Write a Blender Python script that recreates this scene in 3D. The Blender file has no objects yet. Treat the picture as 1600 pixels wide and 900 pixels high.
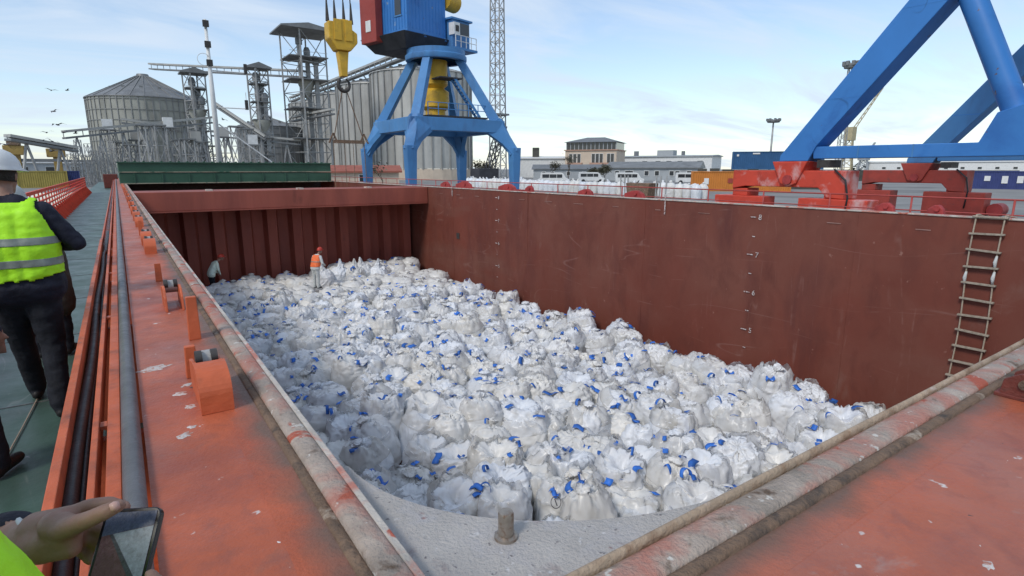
import bpy, bmesh, math, random
import numpy as np
from mathutils import Vector, Matrix, noise
R = math.radians
random.seed(7)
sc = bpy.context.scene
C = sc.collection
# ---------------------------------------------------------------- camera
EYE = .91                      # lens height above the coaming top (z = 0); x across the ship, y along it
PITCH, YAW, FPX = R(11.895), R(34.492), 883.0
cam = bpy.data.cameras.new('camera'); cam.sensor_width = 36; cam.lens = FPX / 1600 * 36
cam.clip_start = .05; cam.clip_end = 6000
co = bpy.data.objects.new('camera', cam); C.objects.link(co)
co.location = (0, 0, EYE); co.rotation_euler = (R(90) - PITCH, 0, -YAW); sc.camera = co
# ---------------------------------------------------------------- sky, sun, exposure
SUN_EL, SUN_AZ = R(46), R(250)         # azimuth clockwise from +y: the sun stands to the left and behind
w = bpy.data.worlds.new('World'); sc.world = w; w.use_nodes = True
nt = w.node_tree; N = nt.nodes; L = nt.links
bg = N['Background']; bg.inputs[1].default_value = .14
sky = N.new('ShaderNodeTexSky'); sky.sky_type = 'NISHITA'; sky.sun_disc = False
sky.sun_elevation = SUN_EL; sky.sun_rotation = SUN_AZ; sky.air_density = 1.0; sky.dust_density = .35; sky.ozone_density = 1.6
tc = N.new('ShaderNodeTexCoord'); sx = N.new('ShaderNodeSeparateXYZ'); L.new(tc.outputs['Generated'], sx.inputs[0])
ad = N.new('ShaderNodeMath'); ad.operation = 'ADD'; ad.inputs[1].default_value = .12; L.new(sx.outputs[2], ad.inputs[0])
dv = N.new('ShaderNodeVectorMath'); dv.operation = 'DIVIDE'; L.new(tc.outputs['Generated'], dv.inputs[0]); L.new(ad.outputs[0], dv.inputs[1])
mp = N.new('ShaderNodeMapping'); mp.inputs['Scale'].default_value = (.55, 1.5, .8); mp.inputs['Rotation'].default_value = (0, 0, R(35)); L.new(dv.outputs[0], mp.inputs[0])
nz = N.new('ShaderNodeTexNoise'); nz.inputs['Scale'].default_value = 1.3; nz.inputs['Detail'].default_value = 7; nz.inputs['Roughness'].default_value = .58; nz.inputs['Distortion'].default_value = .6
L.new(mp.outputs[0], nz.inputs[0])
rp = N.new('ShaderNodeValToRGB'); rp.color_ramp.elements[0].position = .40; rp.color_ramp.elements[1].position = .68
rp.color_ramp.elements[0].color = (.22,) * 3 + (1,); rp.color_ramp.elements[1].color = (.9,) * 3 + (1,)
L.new(nz.outputs[0], rp.inputs[0])
mx = N.new('ShaderNodeMixRGB'); mx.inputs[2].default_value = (4.1, 4.75, 5.6, 1)
L.new(rp.outputs[0], mx.inputs[0]); L.new(sky.outputs[0], mx.inputs[1]); L.new(mx.outputs[0], bg.inputs[0])
sl = bpy.data.lights.new('sun', 'SUN'); sl.energy = 1.65; sl.angle = R(14); sl.color = (1, .95, .88)
so = bpy.data.objects.new('sun', sl); C.objects.link(so)
sdir = Vector((math.sin(SUN_AZ) * math.cos(SUN_EL), math.cos(SUN_AZ) * math.cos(SUN_EL), math.sin(SUN_EL)))
so.rotation_euler = sdir.to_track_quat('Z', 'Y').to_euler(); so.location = (0, 0, 30)
vs = sc.view_settings; vs.view_transform = 'Standard'; vs.look = 'None'; vs.exposure = .3; vs.gamma = 1

# ---------------------------------------------------------------- layout helpers
cp, sp, cy, sy = math.cos(PITCH), math.sin(PITCH), math.cos(YAW), math.sin(YAW)
def ray(x, y):
    r = x - 800; v = y - 450; f = FPX * cp - v * sp; d = FPX * sp + v * cp
    return Vector((r * cy + f * sy, f * cy - r * sy, -d))
def atd(x, y, D):                # the point seen there at ground distance D
    q = ray(x, y); t = D / math.hypot(q.x, q.y); return Vector((q.x * t, q.y * t, EYE + q.z * t))
def onx(x, y, X):
    q = ray(x, y); t = X / q.x; return Vector((X, q.y * t, EYE + q.z * t))
def rt(x, y, t):
    q = ray(x, y) * t; return Vector((q.x, q.y, q.z + EYE))
V = Vector

# ---------------------------------------------------------------- materials
MATS = {}
def mat(name, col, rough=.6, var=.15, scale=3., dirt=None, spots=None, bump=0., bscale=30., metal=0., stretch=None, rnd=0., spec=.35, lines=None):
    m = bpy.data.materials.new(name); m.use_nodes = True; MATS[name] = m
    nt = m.node_tree; N = nt.nodes; L = nt.links; b = N['Principled BSDF']
    b.inputs['Roughness'].default_value = rough; b.inputs['Metallic'].default_value = metal; b.inputs['Specular IOR Level'].default_value = spec
    tc = N.new('ShaderNodeTexCoord'); src = tc.outputs['Object']
    if rnd:
        oi = N.new('ShaderNodeObjectInfo'); vm = N.new('ShaderNodeVectorMath'); vm.operation = 'MULTIPLY_ADD'
        cx = N.new('ShaderNodeCombineXYZ')
        for i in range(3): L.new(oi.outputs['Random'], cx.inputs[i])
        L.new(cx.outputs[0], vm.inputs[0]); vm.inputs[1].default_value = (37, 53, 71); L.new(src, vm.inputs[2]); src = vm.outputs[0]
    def no(sc, det=4, st=None, dist=0.):
        s = src
        if st:
            mpn = N.new('ShaderNodeMapping'); mpn.inputs['Scale'].default_value = st; L.new(src, mpn.inputs[0]); s = mpn.outputs[0]
        n = N.new('ShaderNodeTexNoise'); n.inputs['Scale'].default_value = sc; n.inputs['Detail'].default_value = det; n.inputs['Roughness'].default_value = .62; n.inputs['Distortion'].default_value = dist
        L.new(s, n.inputs[0]); return n.outputs[0]
    def ramp(x, a, bb, ca=(0, 0, 0, 1), cb=(1, 1, 1, 1)):
        r = N.new('ShaderNodeValToRGB'); r.color_ramp.elements[0].position = a; r.color_ramp.elements[1].position = bb
        r.color_ramp.elements[0].color = ca; r.color_ramp.elements[1].color = cb; L.new(x, r.inputs[0]); return r.outputs[0]
    def mix(f, a, bb):
        k = N.new('ShaderNodeMixRGB')
        for i, q in ((0, f), (1, a), (2, bb)):
            if isinstance(q, (tuple, list)): k.inputs[i].default_value = tuple(q)[:3] + (1,)
            elif isinstance(q, float): k.inputs[i].default_value = q
            else: L.new(q, k.inputs[i])
        return k.outputs[0]
    c0 = tuple(max(0, q * (1 - var)) for q in col); c1 = tuple(min(1, q * (1 + var)) for q in col)
    out = ramp(no(scale, 5, stretch), .3, .72, c0 + (1,), c1 + (1,))
    if rnd:
        hs = N.new('ShaderNodeHueSaturation'); mr = N.new('ShaderNodeMapRange'); mr.inputs[3].default_value = 1 - rnd; mr.inputs[4].default_value = 1 + rnd
        L.new(oi.outputs['Random'], mr.inputs[0]); L.new(mr.outputs[0], hs.inputs['Value']); L.new(out, hs.inputs['Color']); out = hs.outputs[0]
    for d in (dirt or []):
        dc, a, bb, ds = d[:4]; st = d[4] if len(d) > 4 else None
        out = mix(ramp(no(ds, 6, st, .4), a, bb), out, dc)
    for d in (spots or []):
        dc, a, bb, ds = d[:4]; out = mix(ramp(no(ds, 3), a, bb), out, dc)
    for d in (lines or []):        # thin scratches: the contour of a noise field
        dc, half, ds, st, am = d
        x = no(ds, 1, st, .15); s1 = N.new('ShaderNodeMath'); s1.operation = 'SUBTRACT'; s1.inputs[1].default_value = .5; L.new(x, s1.inputs[0])
        ab = N.new('ShaderNodeMath'); ab.operation = 'ABSOLUTE'; L.new(s1.outputs[0], ab.inputs[0])
        f = ramp(ab.outputs[0], half * .3, half, (1, 1, 1, 1), (0, 0, 0, 1))
        f2 = ramp(no(ds * 1.7, 3), .5, .62)
        mu = N.new('ShaderNodeMath'); mu.operation = 'MULTIPLY'; L.new(f, mu.inputs[0]); L.new(f2, mu.inputs[1])
        mu2 = N.new('ShaderNodeMath'); mu2.operation = 'MULTIPLY'; L.new(mu.outputs[0], mu2.inputs[0]); mu2.inputs[1].default_value = am
        out = mix(mu2.outputs[0], out, dc)
    L.new(out, b.inputs['Base Color'])
    rr = ramp(no(scale * 2.3, 4), .3, .7, (max(0, rough - .1),) * 3 + (1,), (min(1, rough + .12),) * 3 + (1,)); L.new(rr, b.inputs['Roughness'])
    if bump:
        bp = N.new('ShaderNodeBump'); bp.inputs['Strength'].default_value = bump; bp.inputs['Distance'].default_value = .02
        L.new(no(bscale, 5), bp.inputs['Height']); L.new(bp.outputs[0], b.inputs['Normal'])
    return m
grime = (.16, .13, .11)
mat('coaming_paint', (.43, .105, .048), .44, .2, 2.2, dirt=[((.27, .07, .045), .48, .72, 1.7), ((.34, .16, .12), .52, .8, .8), (grime, .6, .82, 3.1), ((.26, .085, .06), .5, .8, 9), ((.36, .27, .24), .64, .74, 2.6)], spots=[((.60, .54, .50), .685, .72, 12), ((.06, .05, .045), .735, .75, 17), ((.7, .66, .62), .74, .755, 31)], bump=.25, bscale=40)
mat('orange_steel', (.52, .115, .045), .5, .18, 4, dirt=[((.24, .07, .04), .52, .75, 5), (grime, .66, .8, 7)], spots=[((.6, .5, .45), .74, .77, 18)], bump=.2, bscale=35)
mat('bar_steel', (.52, .47, .41), .55, .2, 5, dirt=[((.33, .30, .26), .48, .7, 4, (1.5, .35, 1)), ((.50, .20, .15), .52, .62, 2.6, (1.6, 1.2, 1)), ((.42, .11, .07), .62, .66, 4.5), ((.16, .10, .06), .64, .74, 6)], spots=[((.7, .67, .62), .66, .7, 22)], bump=.6, bscale=60)
mat('bar_worn', (.42, .345, .285), .6, .25, 6, dirt=[((.26, .22, .18), .45, .68, 5, (1, .6, 1)), ((.44, .20, .15), .45, .58, 3.0), ((.42, .10, .055), .58, .63, 3.7), ((.13, .085, .055), .6, .7, 7)], spots=[((.6, .56, .5), .64, .69, 20)], bump=.8, bscale=55)
mat('lip_tan', (.40, .30, .21), .65, .25, 8, dirt=[((.24, .14, .08), .5, .66, 6), ((.5, .4, .33), .6, .7, 11)], bump=.6, bscale=60)
mat('rust_edge', (.20, .13, .085), .75, .3, 7, dirt=[((.07, .055, .045), .5, .68, 9), ((.46, .38, .30), .62, .7, 6)], bump=.8, bscale=70)
mat('grime_edge', (.15, .10, .08), .8, .3, 6, dirt=[((.34, .10, .06), .47, .6, 5), ((.3, .26, .23), .6, .7, 8)], bump=.5, bscale=60)
mat('hold_red', (.162, .043, .027), .62, .14, .55, stretch=(1, 1, .4), dirt=[((.185, .068, .046), .44, .74, .35), ((.17, .085, .062), .52, .9, .22, (1, .5, 2.5)), ((.115, .032, .022), .5, .8, 1.6, (1, 1, .5)), ((.115, .034, .026), .55, .75, .8, (1, 1, .25)), ((.21, .11, .085), .64, .84, 1.1, (1, 1, .6))], spots=[((.26, .12, .09), .70, .76, 5)], lines=[((.30, .18, .15), .004, .35, (1, .35, 1.8), .35), ((.28, .15, .12), .004, .8, (1, .16, 1.5), .4), ((.28, .15, .12), .004, .9, (1, 1.4, .08), .35)], bump=.12, bscale=6)
mat('bulkhead_red', (.29, .076, .05), .6, .2, .8, stretch=(1, 1, .2), dirt=[((.19, .05, .038), .5, .75, .7, (1, 1, .15)), ((.08, .022, .018), .6, .8, 1.3, (1, 1, .2))], bump=.15, bscale=5)
mat('corner_plate', (.45, .42, .39), .6, .16, 4, dirt=[((.46, .44, .44), .5, .75, 9), ((.22, .15, .15), .6, .74, 6)], spots=[((.2, .18, .18), .66, .7, 45), ((.6, .58, .57), .66, .72, 28), ((.24, .10, .09), .7, .74, 9)], bump=.7, bscale=90)
mat('deck_green', (.055, .105, .082), .42, .2, 1.3, dirt=[((.05, .075, .065), .5, .75, 1.1), ((.12, .15, .135), .58, .85, .8)], spots=[((.3, .3, .28), .72, .76, 9)], lines=[((.22, .24, .22), .006, 1.1, (2, .4, 1), .5)], bump=.15, bscale=25, spec=.5)
mat('pipe_grey', (.115, .115, .12), .42, .2, 6, dirt=[((.2, .17, .15), .55, .75, 5), ((.3, .29, .28), .68, .8, 11)], bump=.2, bscale=50)
mat('hose_black', (.025, .025, .027), .5, .3, 8, bump=.2, bscale=60)
mat('roller', (.42, .41, .39), .45, .2, 10, dirt=[((.15, .11, .08), .55, .7, 20)], metal=.3)
mat('dark_steel', (.05, .045, .042), .55, .3, 9)
mat('pin_steel', (.36, .31, .26), .38, .2, 30, dirt=[((.22, .12, .07), .5, .7, 40)], metal=.75)
mat('crane_blue', (.042, .19, .50), .42, .1, .5, dirt=[((.025, .12, .37), .55, .8, .7), ((.08, .22, .5), .6, .85, .35, (1, 1, .3))], spots=[((.13, .08, .06), .70, .73, 2.2), ((.2, .3, .45), .68, .72, 1.1)], lines=[((.02, .08, .2), .006, .5, (1, 1, 1), .6)], bump=.1, bscale=3)
mat('crane_blue_worn', (.07, .22, .46), .5, .13, .5, dirt=[((.06, .14, .30), .52, .75, .8, (1, 1, .25)), ((.15, .27, .45), .6, .8, .5)], bump=.08, bscale=2)
mat('bogie_red', (.55, .062, .035), .5, .12, 1.2, dirt=[((.33, .045, .03), .55, .75, 1.5), ((.60, .36, .34), .54, .68, 1.3, (1, 1, .8))], bump=.1, bscale=6)
mat('bogie_red_worn', (.33, .05, .035), .58, .2, 1.4, dirt=[((.19, .045, .035), .5, .72, 1.2), ((.1, .06, .05), .62, .75, 2)], bump=.1, bscale=6)
mat('dull_red', (.34, .045, .042), .6, .25, 2, dirt=[((.15, .03, .03), .55, .75, 3)])
mat('cleat_red', (.15, .035, .025), .6, .25, 9, dirt=[((.07, .04, .03), .5, .68, 12)], bump=.4, bscale=50)
mat('rail_red', (.36, .06, .05), .55, .15, 4)
mat('bright_rail', (.62, .07, .035), .5, .12, 5, dirt=[((.35, .05, .03), .55, .75, 4)])
mat('crane_yellow', (.60, .36, .035), .5, .15, 1.4, dirt=[((.36, .22, .05), .55, .75, 1.5), ((.14, .1, .06), .66, .8, 2)])
mat('dark_under', (.045, .045, .05), .7, .3, .9)
mat('counter_red', (.30, .05, .038), .6, .15, .9)
mat('glass_dark', (.03, .035, .04), .12, .2, 1, spec=.6)
mat('white_paint', (.66, .66, .64), .5, .1, 1.5, dirt=[((.4, .37, .33), .6, .8, 1.3)])
mat('salt', (.52, .48, .45), .8, .2, 30, dirt=[((.40, .18, .13), .5, .6, 60)])
mat('far_yellow', (.42, .36, .22), .7, .15, .5)
mat('cream_wall', (.56, .46, .36), .75, .1, .4, dirt=[((.42, .33, .26), .55, .8, .5, (1, 1, .3))])
mat('pink_trim', (.44, .27, .20), .75, .12, .5)
mat('grey_roof', (.16, .17, .18), .7, .15, .4)
mat('shed_grey', (.34, .36, .37), .6, .12, .5, dirt=[((.22, .22, .22), .6, .8, .6)])
mat('galv', (.42, .41, .38), .46, .12, .25, dirt=[((.25, .245, .23), .5, .78, .22, (1, 1, .12)), ((.45, .44, .42), .6, .8, .3, (1, 1, .15))], metal=.25, rnd=.12)
mat('galv_rib', (.26, .26, .25), .5, .15, .6, metal=.25)
mat('galv_dark', (.20, .205, .205), .5, .2, .3, metal=.25, dirt=[((.13, .13, .13), .5, .75, .25)])
mat('silo_olive', (.34, .335, .29), .5, .14, .3, dirt=[((.18, .18, .155), .5, .78, .2, (1, 1, .25))], metal=.2)
mat('frame_grey', (.34, .34, .33), .6, .25, .7, dirt=[((.13, .10, .08), .6, .8, 1.1)])
mat('mast_white', (.68, .68, .66), .5, .12, .8)
mat('hatch_green', (.035, .095, .06), .45, .2, .8, dirt=[((.06, .13, .09), .55, .8, .6, (.2, 1, 2)), ((.15, .15, .1), .67, .8, 1.2, (.2, 1, 3))], bump=.1, bscale=5)
mat('hatch_rim', (.30, .27, .20), .6, .2, 1.5, dirt=[((.05, .11, .07), .5, .66, 1.7)])
mat('cont_orange', (.52, .19, .035), .5, .12, .8, dirt=[((.33, .12, .04), .6, .8, .8)])
mat('cont_blue', (.03, .10, .22), .5, .15, .6)
mat('cont_navy', (.04, .055, .17), .5, .2, .7)
mat('cont_dark', (.065, .065, .055), .6, .3, .6)
mat('cont_yellow', (.36, .28, .07), .5, .15, .8)
mat('dull_yellow', (.36, .24, .07), .6, .2, 1, dirt=[((.2, .12, .05), .5, .7, 1)])
mat('asphalt', (.22, .215, .205), .85, .18, .15, dirt=[((.13, .125, .12), .52, .75, .08), ((.30, .29, .28), .6, .85, .05)], bump=.1, bscale=8)
mat('water', (.02, .045, .045), .12, .3, .2, bump=.35, bscale=1.2, spec=.5)
mat('rope', (.40, .33, .25), .8, .2, 20)
mat('rung', (.33, .28, .22), .7, .2, 10, dirt=[((.2, .17, .13), .5, .7, 14)])
mat('mark_white', (.62, .58, .55), .6, .1, 3, spots=[((.2, .06, .045), .5, .6, 22)])
mat('mark_faint', (.30, .17, .14), .7, .2, 9)
mat('strap_blue', (.035, .15, .52), .5, .25, 9, rnd=.3)
mat('ink', (.06, .06, .07), .6, .2, 20)
mat('vest_lime', (.42, .86, .02), .55, .08, 12, bump=.35, bscale=18)
mat('vest_orange', (.85, .17, .05), .6, .1, 12)
mat('reflective', (.22, .25, .22), .4, .15, 25)
mat('navy', (.012, .014, .026), .8, .35, 8, bump=.5, bscale=22)
mat('trouser_dark', (.011, .013, .019), .85, .35, 8, bump=.5, bscale=16)
mat('coat_brown', (.045, .036, .027), .8, .3, 9, bump=.4, bscale=20)
mat('work_white', (.55, .57, .55), .8, .15, 9)
mat('work_green', (.62, .72, .62), .8, .15, 9)
mat('skin', (.27, .155, .112), .55, .12, 30, bump=.12, bscale=160, spec=.4, dirt=[((.31, .14, .10), .52, .75, 22)])
mat('nail', (.50, .30, .25), .3, .08, 30)
mat('hair', (.02, .016, .013), .6, .3, 30, bump=.6, bscale=90)
mat('shoe', (.012, .011, .011), .5, .3, 10)
mat('helmet_white', (.62, .63, .62), .35, .06, 6)
mat('helmet_red', (.5, .05, .03), .4, .1, 6)
mat('helmet_grey', (.42, .44, .42), .4, .1, 6)
mat('eye_white', (.7, .68, .66), .3, .05, 5)
mat('phone_black', (.008, .008, .01), .2, .2, 10, spec=.5)
mat('bird', (.10, .10, .105), .7, .3, 20)
mat('bark', (.085, .07, .055), .9, .25, 5)
mat('leaf_dull', (.11, .105, .07), .8, .35, 1.5, rnd=.2)
mat('tree_far', (.055, .07, .06), .9, .35, .2)
mat('brick_red', (.30, .10, .07), .8, .15, 1)
def screen_mat(name, col, s):
    m = mat(name, col, .25, .45, 160); b = m.node_tree.nodes['Principled BSDF']
    b.inputs['Emission Color'].default_value = tuple(col) + (1,); b.inputs['Emission Strength'].default_value = s
screen_mat('screen_sky', (.04, .05, .08), .25); screen_mat('screen_red', (.065, .035, .04), .25); screen_mat('screen_bags', (.13, .15, .17), .3); screen_mat('screen_bar', (.04, .042, .05), .2)
def grime_mat(name, ax):
    m = mat(name, (.43, .105, .048), .5, .2, 2.2, dirt=[((.27, .07, .045), .48, .72, 1.7), ((.34, .16, .12), .52, .8, .8)], bump=.4, bscale=50)
    N = m.node_tree.nodes; L = m.node_tree.links; b = N['Principled BSDF']; src = b.inputs['Base Color'].links[0].from_socket
    tc = N.new('ShaderNodeTexCoord'); sx = N.new('ShaderNodeSeparateXYZ'); L.new(tc.outputs['Generated'], sx.inputs[0])
    n = N.new('ShaderNodeTexNoise'); n.inputs['Scale'].default_value = 5; n.inputs['Detail'].default_value = 6; L.new(tc.outputs['Object'], n.inputs[0])
    a = N.new('ShaderNodeMath'); a.operation = 'MULTIPLY_ADD'; L.new(n.outputs[0], a.inputs[0]); a.inputs[1].default_value = 1.6; L.new(sx.outputs[ax], a.inputs[2])
    r = N.new('ShaderNodeValToRGB'); r.color_ramp.elements[0].position = .55; r.color_ramp.elements[1].position = .95
    s2 = N.new('ShaderNodeMath'); s2.operation = 'MULTIPLY'; s2.inputs[1].default_value = .55; L.new(a.outputs[0], s2.inputs[0]); L.new(s2.outputs[0], r.inputs[0])
    mx = N.new('ShaderNodeMixRGB'); L.new(r.outputs[0], mx.inputs[0]); L.new(src, mx.inputs[1]); mx.inputs[2].default_value = (.17, .10, .072, 1); L.new(mx.outputs[0], b.inputs['Base Color'])
grime_mat('grime_x', 0); grime_mat('grime_y', 1)
# plastic sacks: white woven cloth with a per-bag tint, crinkled film over it
def bag_mat(name, alpha):
    m = bpy.data.materials.new(name); m.use_nodes = True; MATS[name] = m
    nt = m.node_tree; N = nt.nodes; L = nt.links; b = N['Principled BSDF']; o = N['Material Output']
    tc = N.new('ShaderNodeTexCoord'); oi = N.new('ShaderNodeObjectInfo')
    vm = N.new('ShaderNodeVectorMath'); vm.operation = 'MULTIPLY_ADD'; cx = N.new('ShaderNodeCombineXYZ')
    for i in range(3): L.new(oi.outputs['Random'], cx.inputs[i])
    L.new(cx.outputs[0], vm.inputs[0]); vm.inputs[1].default_value = (37, 53, 71); L.new(tc.outputs['Object'], vm.inputs[2])
    r = N.new('ShaderNodeValToRGB'); e = r.color_ramp.elements
    e[0].color = (.76, .74, .69, 1); e[1].color = (.75, .775, .81, 1); e[1].position = .75
    k = r.color_ramp.elements.new(.35); k.color = (.77, .77, .765, 1); k = r.color_ramp.elements.new(.92); k.color = (.70, .69, .66, 1)
    L.new(oi.outputs['Random'], r.inputs[0])
    n = N.new('ShaderNodeTexNoise'); n.inputs['Scale'].default_value = 2.6; n.inputs['Detail'].default_value = 5; L.new(vm.outputs[0], n.inputs[0])
    rr = N.new('ShaderNodeValToRGB'); rr.color_ramp.elements[0].position = .56; rr.color_ramp.elements[1].position = .78; rr.color_ramp.elements[1].color = (.7, .7, .7, 1); L.new(n.outputs[0], rr.inputs[0])
    mx = N.new('ShaderNodeMixRGB'); mx.inputs[2].default_value = (.56, .52, .44, 1); L.new(rr.outputs[0], mx.inputs[0]); L.new(r.outputs[0], mx.inputs[1])
    L.new(mx.outputs[0], b.inputs['Base Color']); b.inputs['Roughness'].default_value = .28 if alpha < 1 else .42; b.inputs['Specular IOR Level'].default_value = .5
    # crinkle: ridged noise bump
    n1 = N.new('ShaderNodeTexNoise'); n1.noise_type = 'RIDGED_MULTIFRACTAL'; n1.inputs['Scale'].default_value = 3.2; n1.inputs['Detail'].default_value = 5; n1.inputs['Distortion'].default_value = .9; L.new(vm.outputs[0], n1.inputs[0])
    bp = N.new('ShaderNodeBump'); bp.inputs['Strength'].default_value = .9; bp.inputs['Distance'].default_value = .06; L.new(n1.outputs[0], bp.inputs['Height']); L.new(bp.outputs[0], b.inputs['Normal'])
    tr = N.new('ShaderNodeBsdfTranslucent'); L.new(mx.outputs[0], tr.inputs[0])
    m1 = N.new('ShaderNodeMixShader'); m1.inputs[0].default_value = .08; L.new(b.outputs[0], m1.inputs[1]); L.new(tr.outputs[0], m1.inputs[2])
    if alpha < 1:
        tp = N.new('ShaderNodeBsdfTransparent'); m2 = N.new('ShaderNodeMixShader'); m2.inputs[0].default_value = alpha
        L.new(tp.outputs[0], m2.inputs[1]); L.new(m1.outputs[0], m2.inputs[2]); L.new(m2.outputs[0], o.inputs[0])
    else: L.new(m1.outputs[0], o.inputs[0])
bag_mat('sack_white', 1); bag_mat('film', .62)

# ---------------------------------------------------------------- mesh helpers
def tag(o, label=None, cat=None, group=None, kind=None):
    if label: o['label'] = label
    if cat: o['category'] = cat
    if group: o['group'] = group
    if kind: o['kind'] = kind
    return o
def empty(name, loc, label=None, cat=None, group=None, rz=0, kind=None):
    o = bpy.data.objects.new(name, None); C.objects.link(o); o.location = loc; o.rotation_euler = (0, 0, rz); o.empty_display_size = .1
    return tag(o, label, cat, group, kind)
def mobj(name, me, parent=None, m=None, loc=(0, 0, 0), rot=None):
    o = bpy.data.objects.new(name, me); C.objects.link(o); o.location = loc
    if rot is not None: o.rotation_euler = rot
    if parent: o.parent = parent
    if m and not me.materials: me.materials.append(MATS[m])
    return o
class MB:
    def __init__(s): s.v = []; s.f = []
    def add(s, vs, fs):
        n = len(s.v); s.v += [tuple(q) for q in vs]; s.f += [tuple(i + n for i in f) for f in fs]; return s
    def box(s, x0, x1, y0, y1, z0, z1):
        return s.add([(x, y, z) for z in (z0, z1) for y in (y0, y1) for x in (x0, x1)], [(0, 2, 3, 1), (4, 5, 7, 6), (0, 1, 5, 4), (2, 6, 7, 3), (0, 4, 6, 2), (1, 3, 7, 5)])
    def bar(s, p, q, w, h=None, up=(0, 0, 1), w2=None, h2=None):     # rectangular beam p -> q
        p, q = V(p), V(q); h = h or w; w2 = w2 or w; h2 = h2 or h; d = (q - p).normalized(); u = V(up)
        if abs(d.dot(u)) > .98: u = V((0, 1, 0))
        a = d.cross(u).normalized(); b = a.cross(d)
        vs = [c + a * (sx * ww / 2) + b * (sz * hh / 2) for c, ww, hh in ((p, w, h), (q, w2, h2)) for sx, sz in ((-1, -1), (1, -1), (1, 1), (-1, 1))]
        return s.add(vs, [(0, 3, 2, 1), (4, 5, 6, 7), (0, 1, 5, 4), (1, 2, 6, 5), (2, 3, 7, 6), (3, 0, 4, 7)])
    def tube(s, pts, r, n=8, cap=True):
        pts = [V(p) for p in pts]; rs = r if isinstance(r, (list, tuple)) else [r] * len(pts); vs = []; fs = []
        ref = None
        for i, p in enumerate(pts):
            d = (pts[min(i + 1, len(pts) - 1)] - pts[max(i - 1, 0)]).normalized()
            if ref is None: ref = V((0, 0, 1)) if abs(d.z) < .9 else V((1, 0, 0))
            a = d.cross(ref).normalized(); b = a.cross(d).normalized(); ref = b
            vs += [p + (a * math.cos(t) + b * math.sin(t)) * rs[i] for t in [2 * math.pi * k / n for k in range(n)]]
        for i in range(len(pts) - 1):
            for k in range(n):
                k2 = (k + 1) % n; fs.append((i * n + k, i * n + k2, (i + 1) * n + k2, (i + 1) * n + k))
        if cap: fs += [tuple(range(n))[::-1], tuple(range((len(pts) - 1) * n, len(pts) * n))]
        return s.add(vs, fs)
    def lathe(s, prof, n=24, c=(0, 0, 0), a0=0, a1=2 * math.pi):
        full = abs(a1 - a0 - 2 * math.pi) < 1e-6; m = n if full else n + 1; vs = []; fs = []
        for r, z in prof:
            for k in range(m):
                t = a0 + (a1 - a0) * k / n; vs.append((c[0] + r * math.cos(t), c[1] + r * math.sin(t), c[2] + z))
        for i in range(len(prof) - 1):
            for k in range(n):
                k2 = (k + 1) % m; fs.append((i * m + k, i * m + k2, (i + 1) * m + k2, (i + 1) * m + k))
        return s.add(vs, fs)
    def prism(s, poly, ax, a, b):      # polygon in the other two axes, extruded along axis ax from a to b
        def P(u, v, t): return ((t, u, v), (u, t, v), (u, v, t))[ax]
        n = len(poly); vs = [P(u, v, a) for u, v in poly] + [P(u, v, b) for u, v in poly]
        return s.add(vs, [tuple(range(n))[::-1], tuple(range(n, 2 * n))] + [(i, (i + 1) % n, n + (i + 1) % n, n + i) for i in range(n)])
    def mesh(s, name, m=None, smooth=False, fix=True):
        me = bpy.data.meshes.new(name); me.from_pydata(s.v, [], s.f); me.update()
        if fix:
            bm = bmesh.new(); bm.from_mesh(me); bmesh.ops.recalc_face_normals(bm, faces=bm.faces); bm.to_mesh(me); bm.free()
        if smooth: me.polygons.foreach_set('use_smooth', [True] * len(me.polygons))
        if m: me.materials.append(MATS[m])
        return me
    def build(s, name, m, parent=None, smooth=False, bevel=0, kind=None, label=None):
        """vertices are given in world coordinates; a parent Empty's place is taken off again"""
        if parent is not None:
            M = parent.matrix_basis.inverted()
            if parent.parent is not None: M = M @ parent.parent.matrix_basis.inverted()
            s.v = [tuple(M @ V(q)) for q in s.v]
        o = mobj(name, s.mesh(name, m, smooth), parent)
        if smooth == 'auto':
            o.data.set_sharp_from_angle(angle=R(40))
        if bevel:
            md = o.modifiers.new('bevel', 'BEVEL'); md.width = bevel; md.segments = 2; md.limit_method = 'ANGLE'
        return tag(o, label, None, None, kind)
def copy_tree(o, parent=None):
    c = o.copy(); C.objects.link(c); c.parent = parent
    for ch in o.children: copy_tree(ch, c)
    return c
def text_mesh(body, size, m, ext=.002):
    cu = bpy.data.curves.new('t', 'FONT'); cu.body = body; cu.size = size; cu.extrude = ext; cu.align_x = 'CENTER'; cu.align_y = 'CENTER'
    o = bpy.data.objects.new('t', cu); C.objects.link(o); dg = bpy.context.evaluated_depsgraph_get()
    me = bpy.data.meshes.new_from_object(o.evaluated_get(dg)); bpy.data.objects.remove(o); me.materials.clear(); me.materials.append(MATS[m]); return me

# ================================================================ SETTING
QZ = -2.0                      # quay level
g = MB()
g.add([(16.6, -400, QZ), (3500, -400, QZ), (3500, 4000, QZ), (-3500, 4000, QZ), (-3500, 92, QZ), (16.6, 92, QZ)], [(0, 1, 2, 3, 4, 5)])
tag(g.build('quay_ground', 'asphalt'), kind='structure')
tag(MB().box(16.6, 16.95, -400, 92, -8, QZ + .25).build('quay_edge', 'shed_grey', bevel=.03), kind='structure')
tag(MB().add([(-3500, -400, -6.6), (16.6, -400, -6.6), (16.6, 92, -6.6), (-3500, 92, -6.6)], [(0, 1, 2, 3)]).build('water', 'water'), kind='structure')
for k, X in enumerate((19.5, 29.6)):
    tag(MB().box(X - .05, X + .05, -60, 90, QZ, QZ + .06).build('crane_rail_track', 'dark_steel'), kind='structure')

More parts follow.
